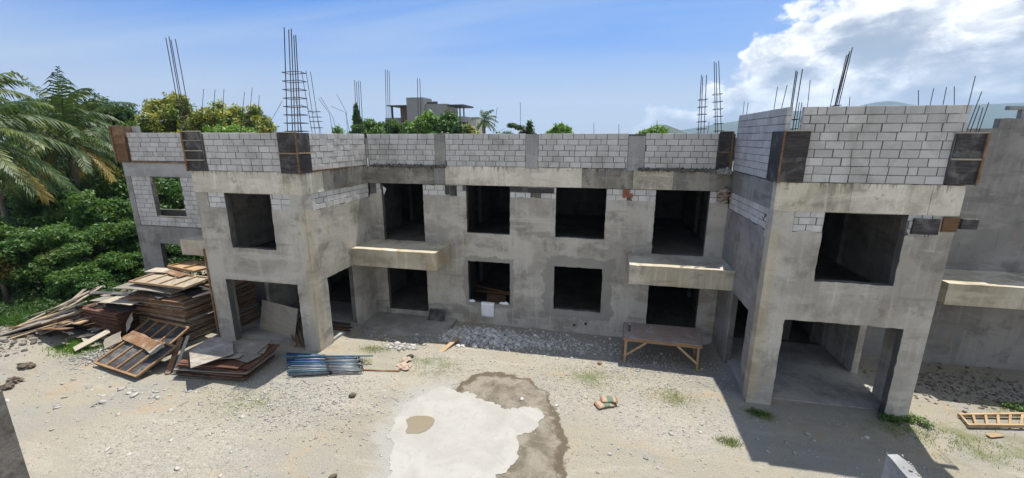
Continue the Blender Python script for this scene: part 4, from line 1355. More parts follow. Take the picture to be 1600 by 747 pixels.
sheet('bright pale board slanting down in front of the timber heap', None, (1.05, 0.34, 0.025), 'ply_pale', (-15.9, -5.6, 0.30), (R(8), R(-20), R(62)))
long1 = [((0, 524), (140, 455)), ((30, 528), (160, 447)), ((15, 505), (120, 470)), ((60, 515), (135, 450))]
for (a, b) in long1:
    p, q = at(*a, Z=0.15), at(*b, Z=0.75)
    tag(MB().beam(p, q, 0.12, 0.04).build('plank', M['wood_grey']), 'long pale plank sloping up onto the timber heap', 'plank', 'long sloping planks')

# ------------------------------------------------------------------ blue scaffold tubes
for k in range(40):
    lay = 0 if k < 18 else (1 if k < 31 else 2)
    j = k if lay == 0 else (k-18 if lay == 1 else k-31)
    f_ = (j/17.0, (j+0.8)/14.0, (j+1.6)/11.0)[lay]           # 0 = front of the bundle, 1 = back
    zc_ = 0.045+0.060*lay+0.012*tw.random()+G(-6.5, -5)
    pa = at(450+tw.uniform(-3, 8), 586-34*f_, Z=zc_); pb = at(562+tw.uniform(-10, 6), 580-22*f_, Z=zc_)
    L_ = (pb-pa).length
    a_ = math.atan2(pb.y-pa.y, pb.x-pa.x)
    x0, y_ = pa.x, pa.y
    mt = ('blue_paint', 'teal_paint', 'blue_paint', 'galv', 'blue_paint')[k % 5] if f_ > 0.5 else ('galv', 'steel_blue', 'galv', 'teal_paint')[k % 4]
    t = empty('scaffold_prop', (x0, y_, zc_), a_, label='x', cat='scaffold tube', group='scaffold tubes in the bundle')
    MB().tube([(0, 0, 0), (L_*0.55, 0, 0)], 0.028, 8).build('outer_tube', M[mt], t, smooth=True)
    MB().tube([(L_*0.55, 0, 0), (L_, 0, 0)], 0.022, 8).build('inner_tube', M['galv' if k % 2 else mt], t, smooth=True)
    MB().tube([(L_*0.545, 0, 0), (L_*0.575, 0, 0)], 0.035, 8).build('collar', M['rebar'], t)
    if k % 3 == 0:
        MB().box(L_, L_+0.008, -0.05, 0.05, -0.045, 0.055).build('end_plate', M['rebar'], t)
tag(MB().tube([at(440, 557, Z=0.25), at(583, 556, Z=0.28)], 0.028, 8).build('scaffold_tube', M['teal_paint']), 'long single teal tube sticking out right on top of the bundle', 'scaffold tube')
tag(MB().beam(at(555, 577, Z=0.03), at(625, 580, Z=0.03), 0.06, 0.03).build('plank', M['wood_brown']), 'thin brown stick lying right of the scaffold tubes', 'plank')

# ------------------------------------------------------------------ work table
T = empty('work_table', (0, 0, 0), label='low wooden work table with a red-edged board top under the right balcony', cat='table')
zt = 0.80
A_, B_, C_, D_ = at(975, 503, Z=zt), at(1093, 513, Z=zt), at(1097, 540, Z=zt), at(974, 527, Z=zt)
me = bpy.data.meshes.new('table_top')
cor = [D_, C_, B_, A_]
me.from_pydata([(v.x, v.y, zt-0.03) for v in cor]+[(v.x, v.y, zt) for v in cor], [], [(3, 2, 1, 0), (4, 5, 6, 7)]+[(i, (i+1) % 4, 4+(i+1) % 4, 4+i) for i in range(4)])
link('table_top', me, M['table'], T)
for a, b in ((D_, C_), (A_, B_), (A_, D_), (B_, C_)):
    a2, b2 = a.lerp(b, 0.005)-Vector((0, 0, 0.075)), a.lerp(b, 0.995)-Vector((0, 0, 0.075))
    MB().beam(a2, b2, 0.04, 0.085).build('apron_rail', M['wood_brown'] if a is A_ else M['batten'], T)
for q, cx2 in ((D_, C_), (C_, D_), (A_, B_), (B_, A_)):
    base = q.lerp(cx2, 0.04)
    gzv = G(base.x, base.y)
    MB().beam((base.x, base.y, zt-0.10), (base.x+(0.02 if q in (C_, B_) else -0.02), base.y, gzv-0.02), 0.07, 0.06).build('leg', M['wood'], T)
    m2 = q.lerp(cx2, 0.30)
    MB().beam((m2.x, m2.y-0.035, zt-0.10), (base.x, base.y-0.035, gzv+0.30), 0.03, 0.07).build('brace', M['wood'], T)
for a, b in ((D_, A_), (C_, B_)):
    gzv = G(a.x, a.y)
    MB().beam((a.x, a.y, gzv+0.04), (b.x, b.y, G(b.x, b.y)+0.06), 0.07, 0.05).build('foot_rail', M['wood'], T)
bt = empty('bottle', tuple(at(983, 517, Z=zt)), 0, label='small dark bottle standing on the left end of the work table', cat='bottle')
MB().tube([(0, 0, 0), (0, 0, 0.01), (0, 0, 0.17)], 0.04, 10).build('body', M['glass_dark'], bt, smooth=True)
MB().tube([(0, 0, 0.171), (0, 0, 0.22), (0, 0, 0.25)], 0.038, 10, r2=0.014).build('neck', M['glass_dark'], bt, smooth=True)
MB().tube([(0, 0, 0.251), (0, 0, 0.28)], 0.018, 8).build('cap', M['white_paint'], bt)

# flat stone under the table's right foot
q = at(1094, 571, Z=-0.05)
o = rocks('paving_stone', np.array([[q.x, q.y, G(q.x, q.y)+0.02]]), np.array([0.17]), M['stone'], None, 0.25, 3, True, 0.1)
tag(o, 'flat pale stone on the ground at the right leg of the work table', 'stone')

# ------------------------------------------------------------------ ladder at the right
Lp = [at(1497, 651, Z=0.05), at(1640, 649, Z=0.05), at(1640, 668, Z=0.05), at(1511, 667, Z=0.05)]
ld = empty('wooden_ladder', (0, 0, 0), label='reddish timber ladder lying flat on the grass at the right edge', cat='ladder')
up = Vector((0, 0, 0.04))
MB().beam(Lp[0]+up, Lp[1]+up, 0.06, 0.09).build('side_rail', M['wood'], ld)
MB().beam(Lp[3]+up, Lp[2]+up, 0.06, 0.09).build('side_rail', M['wood'], ld)
for k in range(8):
    f = 0.02+k/7*0.95
    MB().beam(Lp[0].lerp(Lp[1], f)+up*1.1, Lp[3].lerp(Lp[2], f-0.05 if k else f)+up*1.1, 0.05, 0.05).build('rung', M['wood'], ld)
q = at(1554, 681, Z=0.02)
sheet('short pale board on the grass below the ladder', None, (0.42, 0.13, 0.02), 'wood', (q.x, q.y, G(q.x, q.y)+0.03), (0, 0.03, R(20)), cat='plank', name='plank')
q = at(702, 538, Z=0)
sheet('lone plank lying end-on beside the rubble', None, (1.25, 0.17, 0.04), 'wood', (q.x, q.y, -0.06), (0, R(-2), R(78)), cat='plank', name='plank')
q = at(681, 497, Z=0)
sheet('dark square board leaning on the wall right of the left doorway', None, (0.72, 0.5, 0.02), 'ply_dark', (-4.65, -0.30, 0.06), (R(62), 0, 0), cat='plywood')

# panel and planks inside the left bay
sheet('large grey plywood sheet leaning inside the left bay opening', None, (2.1, 1.15, 0.02), 'ply_pale', (-10.1, -3.1, 0.60), (R(76), 0, R(-14)))
for k in range(6):
    a = at(447+7*k, 500-1*k, Y=-2.6); b = at(462+6*k, 541, Z=0.05)
    tag(MB().beam(a, b, 0.07, 0.03).build('plank', M['wood_brown']), 'brown plank leaning inside the left bay beside the grey sheet', 'plank', 'planks leaning inside the left bay')
for k in range(5):
    a = at(506+3*k, 502+3*k+tw.uniform(-1, 1), Z=0.3-0.06*k); b = at(549+tw.uniform(-4, 3), 507+2.5*k, Z=0.30-0.06*k)
    tag(MB().beam(a, b, 0.14, 0.02).build('plank', M['wood_brown' if k % 2 else 'ply_dark']), 'board lying low in the side opening of the left bay', 'plank', 'boards in the side opening of the left bay')

# ------------------------------------------------------------------ clothes and clutter on the window sill
def cloth(name, pts, label, mat='cloth', amp=0.02, n=12, seed=0, **kw):
    """pts: rows of 3D control points, bilinear grid with folds"""
    rows = len(pts)
    V_, F_ = [], []
    m_ = n
    R_ = (rows-1)*6+1
    for i in range(R_):
        fi = i/6
        a = min(int(fi), rows-2); t_ = fi-a
        p0, p1 = pts[a][0].lerp(pts[a+1][0], t_), pts[a][1].lerp(pts[a+1][1], t_)
        for j in range(m_+1):
            p = p0.lerp(p1, j/m_)
            w_ = mnoise.noise(Vector((j*0.55+seed, i*0.09, seed)))
            p = p+Vector((mnoise.noise(Vector((j*0.3, i*0.5, seed+3)))*amp*0.6, -abs(w_)*amp*1.8, mnoise.noise(Vector((j*0.5, i*0.4, seed+7)))*amp*0.6))
            V_.append(tuple(p))
    for i in range(R_-1):
        for j in range(m_):
            b = i*(m_+1)+j
            F_.append((b, b+1, b+m_+2, b+m_+1))
    me = bpy.data.meshes.new(name)
    me.from_pydata(V_, [], F_)
    for p in me.polygons: p.use_smooth = True
    o = link(name, me, M[mat])
    sol = o.modifiers.new('thickness', 'SOLIDIFY'); sol.thickness = 0.006
    return tag(o, label, kw.get('cat', 'cloth'))


zs_ = 0.68
xa, xb = at(752, 478, Y=-0.03).x, at(772, 478, Y=-0.03).x
cloth('white_towel', [(Vector((xa, 0.10, zs_+0.01)), Vector((xb+0.02, 0.10, zs_+0.01))), (Vector((xa, -0.03, zs_+0.01)), Vector((xb, -0.03, zs_+0.01))), (Vector((xa+0.01, -0.04, 0.06)), Vector((xb-0.01, -0.04, 0.03)))],
      'white towel hanging down from the sill of the lower left window', seed=2)


def heap(name, c, rx, ry, h, mat, label, cat, seed):
    V_, F_ = [], []
    N_ = 14
    for i in range(N_+1):
        for j in range(N_+1):
            x_, y_ = (i/N_*2-1), (j/N_*2-1)
            r_ = max(0.0, 1-(x_*x_+y_*y_))
            z_ = h*(r_**0.6)*(0.7+0.6*mnoise.noise(Vector((x_*2.2+seed, y_*2.2, seed))))
            k_ = 1+0.25*mnoise.noise(Vector((x_*1.5, y_*1.5+seed, 2)))
            s_ = 1/max(1, math.hypot(x_, y_))
            V_.append((c[0]+x_*rx*k_*s_, c[1]+y_*ry*k_*s_, c[2]+z_))
    for i in range(N_):
        for j in range(N_):
            b = i*(N_+1)+j
            F_.append((b, b+N_+1, b+N_+2, b+1))
    me = bpy.data.meshes.new(name)
    me.from_pydata(V_, [], F_)
    for p in me.polygons: p.use_smooth = True
    return tag(link(name, me, M[mat]), label, cat)


heap('folded_cloth', (at(737, 474, Y=0.02).x, 0.06, zs_), 0.16, 0.08, 0.10, 'cloth', 'white crumpled cloth at the left end of the lower left window sill', 'cloth', 4)
heap('folded_cloth', (at(788, 477, Y=0.02).x, 0.06, zs_), 0.22, 0.08, 0.10, 'cloth', 'white and blue rounded bundle at the right end of the lower left window sill', 'cloth', 6)
for k, (xx, yy, zz_, mt) in enumerate(((-2.4, 1.5, 0.62, 'wood_brown'), (-2.3, 1.6, 0.56, 'wood_brown'), (-2.5, 1.75, 0.70, 'wood_brown'))):
    tag(MB().beam((xx-1.0, yy, zz_+0.03*k), (xx+1.0, yy-0.15*k, zz_-0.05*k+0.05), 0.14, 0.03).build('plank', M[mt]), 'plank stacked inside the room behind the lower left window', 'plank', 'planks inside the lower left window')
tag(MB().box(-2.9, -2.0, 1.45, 2.1, 0.03, 0.5).build('crate', M['wood_brown']), 'brown crate under the planks inside the lower left window', 'crate')
# white scrap hanging at the upper left doorway
me = bpy.data.meshes.new('white_scrap')
a = at(597, 290, Y=-0.02)
pts = [(a.x, a.z-0.02), (a.x+0.16, a.z-0.13), (a.x+0.03, a.z-0.40)]
me.from_pydata([(x_, 0.02, z_) for x_, z_ in pts]+[(x_, 0.03, z_) for x_, z_ in pts], [], [(0, 1, 2), (5, 4, 3), (0, 3, 4, 1), (1, 4, 5, 2), (2, 5, 3, 0)])
tag(link('white_scrap', me, M['white_paint']), 'white triangular scrap hanging in the upper left doorway', 'scrap')
# straw-coloured crumpled cement paper at the inner corner of the right bay
q = at(1157, 318, Y=-0.25)
n = 60
P_ = np.stack([rs.normal(6.26, 0.10, n), rs.uniform(-0.3, -0.05, n), rs.normal(5.52, 0.13, n)], 1)
o = rocks('crumpled_paper', P_, rs.uniform(0.05, 0.12, n), M['paper'], None, 0.5, 8, True, 0.4)
tag(o, 'tan crumpled cement paper stuck in the inner corner left of the right bay', 'paper')
# dark plywood strips and brick left in the right bay band
for u0, u1, v0, v1, mt in ((1424, 1470, 343, 366, 'ply_dark'), (1470, 1500, 340, 362, 'wood_brown'), (1500, 1530, 343, 358, 'ply_dark')):
    a, b = at(u0, v1, Y=YF-0.04), at(u1, v0, Y=YF-0.04)
    MB().box(a.x, b.x, YF-0.05, YF+0.02, a.z, b.z, jit=0.008).build('plywood_strip', M[mt], bld)
# holes with pipes in the base wall
for u, v in ((897, 508), (915, 506)):
    a = at(u, v, Y=-0.02)
    MB().tube([(a.x, 0.0, a.z), (a.x, -0.05, a.z)], 0.05, 10).build('pipe_end', M['rebar'], bld)

# ------------------------------------------------------------------ sacks, paper and stones in the yard
def sack(loc, rz, label, seed, mat, sz=(0.54, 0.31, 0.10)):
    t = empty('cement_sack', loc, rz, label=label, cat='sack')
    bm = bmesh.new()
    bmesh.ops.create_cube(bm, size=1)
    bmesh.ops.subdivide_edges(bm, edges=bm.edges[:], cuts=7, use_grid_fill=True)
    for v in bm.verts:
        x_, y_, z_ = v.co*2
        th = (1-abs(x_)**3.5*0.75)*(1-abs(y_)**3*0.7)
        v.co = Vector((x_*sz[0]/2*(1-0.08*abs(y_)), y_*sz[1]/2*(1+0.10*abs(x_)**4), (z_*0.5*th+0.5)*sz[2]))
        v.co += Vector(tuple(mnoise.noise(v.co*11+Vector((seed, k*7, 0))) for k in range(3)))*0.016
    me = bpy.data.meshes.new('sack_body')
    bm.to_mesh(me); bm.free()
    for p in me.polygons:
        p.use_smooth = True
        p.material_index = 0
    me.materials.append(M['sack']); me.materials.append(M['sack_green']); me.materials.append(M['sack_orange'])
    for p in me.polygons:
        c = p.center
        k = c.x/sz[0]
        if -0.10 < k < 0.22 and c.z > sz[2]*0.25: p.material_index = 1
        elif (k < -0.33 or k > 0.36) or c.z < sz[2]*0.3: p.material_index = 2
    o = link('sack_body', me, None, t)
    return t


q = at(944, 632, Z=0.05)
sack((q.x, q.y, G(q.x, q.y)+0.0), R(28), 'lower one of two stained green and orange cement sacks on the gravel', 1, 'sack')
q2 = at(950, 624, Z=0.15)
sack((q2.x+0.02, q2.y+0.03, G(q2.x, q2.y)+0.085), R(14), 'upper one of two stained green and orange cement sacks, lying askew', 2, 'sack', (0.50, 0.29, 0.09))
q = at(550, 618, Z=0.05)
o = rocks('stone', np.array([[q.x, q.y, 0.05]]), np.array([0.13]), M['rock'], None, 0.8, 31, True, 0.2)
tag(o, 'fist-shaped dark brown stone alone on the gravel below the scaffold tubes', 'stone')
q = at(519, 745, Z=0.05)
o = rocks('stone', np.array([[q.x, q.y, 0.04]]), np.array([0.12]), M['rock'], None, 0.5, 33, True, 0.2)
tag(o, 'dark stone at the bottom edge of the yard left of the cement patch', 'stone')


def crumple(loc, r, label, seed, mat='paper', cat='paper', sz=(1, 0.8, 0.35)):
    bm = bmesh.new()
    bmesh.ops.create_icosphere(bm, subdivisions=3, radius=1)
    for v in bm.verts:
        k = mnoise.noise(v.co*1.7+Vector((seed, 0, 0)))*0.7+mnoise.noise(v.co*4+Vector((seed, 5, 0)))*0.4
        v.co = Vector((v.co.x*sz[0], v.co.y*sz[1], v.co.z*sz[2]))*(1+k)*r
    me = bpy.data.meshes.new('crumpled_sack')
    bm.to_mesh(me); bm.free()
    o = link('crumpled_sack', me, M[mat])
    o.location = loc
    return tag(o, label, cat)


for k, (u, v, r_, lb, mt) in enumerate(((634, 562, 0.17, 'pink-tan crumpled cement bag right of the scaffold tubes', 'paper'), (630, 573, 0.22, 'flattened torn paper bag nearest the yard centre', 'paper'), (641, 556, 0.11, 'dark crumpled scrap behind the paper bags', 'rebar'))):
    q = at(u, v, Z=0.05)
    crumple((q.x, q.y, G(q.x, q.y)+0.05), r_, lb, 40+k, mt)
q = at(937, 566, Z=0)
crumple((q.x+0.0, q.y, G(q.x, q.y)+0.03), 0.07, 'small orange fruit-like scrap at the edge of the shadow', 60, 'sack_orange', 'scrap', (1, 1, 0.9))
q = at(1357, 608, Z=0.04)
crumple((q.x, q.y, 0.06), 0.05, 'small white scrap on the floor inside the right bay', 61, 'white_paint', 'scrap', (1, 1, 0.8))  # plain white lump set at floor height
for k, (u, v) in enumerate(((40, 568), (20, 590), (8, 600))):
    q = at(u, v-3, Z=0.2)
    crumple((q.x, q.y, G(q.x, q.y)+0.05), 0.28-0.04*k, ('dark clod of earth on the spoil heap, farthest of three', 'dark clod of earth on the spoil heap, middle of three', 'dark clod of earth on the spoil heap, nearest of three')[k], 70+k, 'rock', 'earth clod', (1, 0.6, 0.4))
    bpy.context.scene.collection.objects[-1]['group'] = 'earth clods'

bpy.context.view_layer.update()
locz = lambda o: -o.location.z
relabel('shutters in the front tall stack beside the left bay', locz, '# shutter from the top in the front one of two tall brown stacks')
relabel('shutters in the rear tall stack beside the left bay', locz, '# shutter from the top in the rear tall stack, against the left bay')
relabel('boards on the tall shutter stack', locz, '# loose board from the top, lying across the tall brown shutter stack')
relabel('reddish sheets in the neat stack', locz, '# reddish plywood sheet from the top of the neat stack left of the tall one')
relabel('grey boards over the reddish stack', locz, '# loose board from the top, strewn over the reddish sheet stack')
relabel('sheets in the low stack before the left bay', locz, '# plywood sheet from the top of the low stack before the left bay')
relabel('grey offcuts on the low stack', locz, '# grey offcut from the top, lying on the low plywood stack')
relabel('planks of the timber heap', lambda o: o.location.x, '# used plank from the left in the untidy timber heap')
relabel('board scraps of the timber heap', lambda o: o.location.x, '# board scrap from the left at the foot of the timber heap')
relabel('scaffold tubes in the bundle', lambda o: o.location.y, '# steel scaffold tube from the front of the blue and grey bundle')
mx_ = lambda o: sum(v.co.x for v in o.data.vertices)/len(o.data.vertices)
for g_n, tx in (('long sloping planks', '# from the left of the long pale planks sloping up onto the timber heap'),
                ('planks leaning inside the left bay', '# brown plank from the left leaning beside the grey sheet inside the left bay'),
                ('boards in the side opening of the left bay', '# board from the left lying low in the side opening of the left bay'),
                ('planks inside the lower left window', '# plank from the left stacked inside the lower left window'),
                ('sticks inside the lower right window', '# stick from the left leaning inside the lower right window'),
                ('bars on the left balcony', '# thin steel bar from the left standing up on the left balcony'),
                ('bent bars behind the left part of the parapet', '# bent steel bar from the left behind the parapet near the tallest rebar cage'),
                ('starter bars above the left part of the parapet', '# single thin steel bar from the left above the left bay parapet'),
                ('starter bars above the centre of the parapet', '# single thin steel bar from the left above the central parapet'),
                ('starter bars above the right part of the parapet', '# single thin steel bar from the left above the right bay parapet')):
    relabel(g_n, mx_, tx)

# ------------------------------------------------------------------ gravel and rubble (stuff)
def scatter(name, n, cx, cy, rx, ry, smin, smax, mat, label, seed, flat=0.5, ico=False, gauss=True, lift=0.12, pile=0.0):
    r = np.random.RandomState(seed)
    if gauss:
        x_, y_ = r.normal(cx, rx, n), r.normal(cy, ry, n)
    else:
        x_, y_ = r.uniform(cx-rx, cx+rx, n), r.uniform(cy-ry, cy+ry, n)
    s_ = smin+(smax-smin)*r.rand(n)**5
    z_ = gz(x_, y_)+s_*lift
    if pile:
        z_ += r.rand(n)*pile*np.exp(-((x_-cx)/rx)**2-((y_-cy)/ry)**2)
    ok = (y_ < -0.05) & ~((y_ > YF-0.05) & (x_ > XR0-0.1) & (x_ < XR0+0.9)) & (sdf_poly(PATCH, x_, y_) > 0.1) & ~((x_ < 10.75) & (x_ > XR0) & (y_ > YF-0.05)) & ((sdf_poly(WET, x_, y_) > 0) | (r.rand(n) < 0.25))
    P_ = np.stack([x_, y_, z_], 1)[ok]
    o = rocks(name, P_, s_[ok], mat, None, flat, seed, ico)
    return tag(o, label, 'gravel', kind='stuff')


scatter('gravel', 10000, -3, -6.5, 13, 5.6, 0.006, 0.036, M['stones'], 'loose pale gravel all over the yard', 101, gauss=False)
scatter('gravel', 5500, 1.5, -4.2, 3.2, 1.4, 0.008, 0.04, M['stones'], 'denser pale gravel before the central wall', 102)
scatter('gravel', 5000, -6.6, -6.8, 1.6, 0.8, 0.008, 0.05, M['stones'], 'pale gravel below the scaffold tubes', 103)
scatter('gravel', 2600, -14.6, -5.9, 0.9, 0.5, 0.01, 0.06, M['stones'], 'pale gravel heap left of the leaning shutters', 104, pile=0.12)
scatter('gravel', 5000, 4.2, -2.3, 1.6, 0.7, 0.008, 0.05, M['stones'], 'gravel in the shade before the work table', 106)
scatter('rubble', 2200, -2.2, -1.35, 1.05, 0.42, 0.03, 0.13, M['rubble'], 'heap of broken pale concrete rubble below the lower left window', 107, flat=0.7, ico=True, pile=0.22)
scatter('rubble', 1400, 0.6, -1.2, 1.5, 0.45, 0.015, 0.08, M['rubble'], 'broken concrete bits below the lower right window', 108, flat=0.7, ico=True)
scatter('rubble', 160, -4.9, -2.9, 0.45, 0.22, 0.03, 0.12, M['stones'], 'few broken blocks before the left platform', 109, flat=0.8, ico=True)
scatter('rubble', 300, -5.8, -2.2, 1.0, 0.3, 0.015, 0.06, M['stones'], 'small debris on the left platform edge', 110, flat=0.8, ico=True)
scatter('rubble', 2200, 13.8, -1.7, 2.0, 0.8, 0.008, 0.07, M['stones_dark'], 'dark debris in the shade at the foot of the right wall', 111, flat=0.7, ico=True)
scatter('gravel', 130, -11.8, -7.6, 1.6, 0.7, 0.03, 0.12, M['stones'], 'flat pale shards on the gravel before the leaning shutters', 121, flat=0.25, ico=True)
scatter('gravel', 90, -7.5, -9.0, 2.5, 1.0, 0.02, 0.09, M['stones'], 'flat pale shards in the near left of the yard', 122, flat=0.25, ico=True)
scatter('gravel', 160, 4.5, -5.6, 2.5, 1.2, 0.02, 0.08, M['stones'], 'pale stones right of the cement sacks', 123, flat=0.5, ico=True)
scatter('rubble', 600, -19.8, -6.0, 1.0, 0.6, 0.02, 0.12, M['stones_dark'], 'brown clods on the spoil heap', 112, flat=0.7, ico=True)

# ------------------------------------------------------------------ grass and weeds
def grass(name, pts, n, hmin, hmax, label, seed, w=0.012, mat='grass'):
    r = np.random.RandomState(seed)
    k = r.randint(0, len(pts), n)
    pc = np.array([p[:2] for p in pts]); pr = np.array([p[2] for p in pts])
    x_ = pc[k, 0]+r.normal(0, 1, n)*pr[k]*0.55; y_ = pc[k, 1]+r.normal(0, 1, n)*pr[k]*0.33
    keep = fbm(x_, y_, 2.5, 9) > 0.42
    x_, y_ = x_[keep], y_[keep]
    n = len(x_)
    z_ = gz(x_, y_)
    h = r.uniform(hmin, hmax, n)
    a = r.uniform(0, 2*np.pi, n)
    l = r.uniform(0.2, 0.9, n)*h
    la = r.uniform(0, 2*np.pi, n)
    dx_, dy_ = np.cos(a)*w, np.sin(a)*w
    b0 = np.stack([x_-dx_, y_-dy_, z_-0.01], 1); b1 = np.stack([x_+dx_, y_+dy_, z_-0.01], 1)
    m0 = np.stack([x_-dx_*0.7+np.cos(la)*l*0.35, y_-dy_*0.7+np.sin(la)*l*0.35, z_+h*0.6], 1)
    m1 = np.stack([x_+dx_*0.7+np.cos(la)*l*0.35, y_+dy_*0.7+np.sin(la)*l*0.35, z_+h*0.6], 1)
    tp = np.stack([x_+np.cos(la)*l, y_+np.sin(la)*l, z_+h], 1)
    V_ = np.stack([b0, b1, m0, m1, tp], 1).reshape(-1, 3)
    i5 = (np.arange(n)*5)[:, None]
    F_ = np.concatenate([i5+np.array([[0, 1, 3]]), i5+np.array([[0, 3, 2]]), i5+np.array([[2, 3, 4]])], 1).reshape(-1, 3)
    o = np_mesh(name, V_, F_, M[mat])
    return tag(o, label, 'grass', kind='stuff')


gp = [(c[0], c[1], r_) for c, r_ in zip(green_c, green_r)]
grass('grass', gp, 8500, 0.015, 0.06, 'thin patches of short yellowish grass on the gravel', 201, 0.007)
q = at(130, 540, Z=0)
grass('grass', [(q.x, q.y, 0.9)], 3500, 0.04, 0.14, 'green grass tuft before the reddish stack', 202, 0.01, 'leaf_bright')
grass('weeds', [(-21, -4.2, 1.6), (-23, -5.2, 1.6), (-19.5, -3.2, 1.3), (-22, -2.5, 2)], 9000, 0.1, 0.45, 'tall weeds under the bushes at the left', 203, 0.016, 'leaf_mid')


def leafmesh(C, r, n, size, seed, shell=0.35, up=0.35):
    """leaves in ellipsoid clumps. C (k,3) centres, r (k,3) radii"""
    rr = np.random.RandomState(seed)
    vol = np.prod(r, 1)**(2/3.0)
    k = rr.choice(len(C), n, p=vol/vol.sum())
    d = rr.normal(size=(n, 3)); d /= np.linalg.norm(d, axis=1)[:, None]
    rad = 1-(1-shell)*rr.rand(n)**1.6
    bump_ = 1+0.22*np.sin(d[:, 0]*5+k)*np.cos(d[:, 1]*6+k*2)+0.12*np.sin(d[:, 2]*11+k)
    p = C[k]+d*r[k]*(rad*bump_)[:, None]
    nrm = d*0.7+rr.normal(size=(n, 3))*0.6+np.array([0, 0, up])
    nrm /= np.linalg.norm(nrm, axis=1)[:, None]
    a = np.cross(nrm, rr.normal(size=(n, 3))); a /= np.linalg.norm(a, axis=1)[:, None]
    b = np.cross(nrm, a)
    s = size*rr.uniform(0.6, 1.4, n)[:, None]
    v0 = p-a*s; v1 = p+b*s*0.42-nrm*s*0.12; v2 = p+a*s; v3 = p-b*s*0.42-nrm*s*0.12
    V_ = np.stack([v0, v1, v2, v3], 1).reshape(-1, 3)
    F_ = (np.arange(n)*4)[:, None]+np.array([[0, 1, 2, 3]])
    return V_, F_


def tree(name, x, y, h, w, label, mat, seed, n=14000, size=0.13, trunk_h=None, group=None, nclump=16, low=0.25, cat='tree', z0=0.0, dep=None, Yfar=False):
    r = random.Random(seed)
    dep = dep or w
    t = empty(name, (x, y, z0), 0, label=label, cat=cat, group=group)
    cz0 = h*low
    C, Rr = [], []
    kr = (0.14, 0.23) if nclump < 20 else ((0.075, 0.145) if low > 0.25 or Yfar else (0.10, 0.19))
    for i in range(nclump):
        a = r.uniform(0, 2*math.pi); q_ = r.random()**0.42
        zf = r.random()
        prof = math.sin(math.pi*(0.16+0.80*zf))**(0.7 if Yfar or nclump < 20 else 0.45)
        C.append((math.cos(a)*q_*w*0.40*prof, math.sin(a)*q_*dep*0.40*prof, cz0+(h-cz0)*(0.10+0.76*zf)))
        k_ = r.uniform(*kr)
        Rr.append((w*k_, dep*k_, (h-cz0)*k_*r.uniform(0.75, 1.0)))
    C, Rr = np.array(C), np.array(Rr)
    tb = MB()
    top = Vector((0, 0, h*0.55))
    tb.tube([(0, 0, -0.2), (r.uniform(-.1, .1), r.uniform(-.1, .1), h*0.28), tuple(top)], max(0.07, w*0.035), 8, r2=0.05)
    for i in range(0, nclump, 2 if nclump < 20 else 4):
        c = Vector(C[i])
        s_ = Vector((0, 0, min(h*0.5, c.z*0.55)))
        m_ = s_.lerp(c, 0.5)+Vector((0, 0, -0.06*h))
        tb.tube([s_, m_, c], max(0.03, w*0.012), 5, r2=0.012)
    tb.build('trunk', M['bark'], t, smooth=True)
    V_, F_ = leafmesh(C, Rr, n, size, seed)
    np_mesh('crown', V_, F_, M[mat], t)
    return t


def tree_px(u, vtop, Y, wpx, *a, **k):
    p = at(u, vtop, Y=Y)
    zc = float((np.array(p)-CAM) @ _f)
    return (p.x, Y, p.z, wpx*zc/FPX)


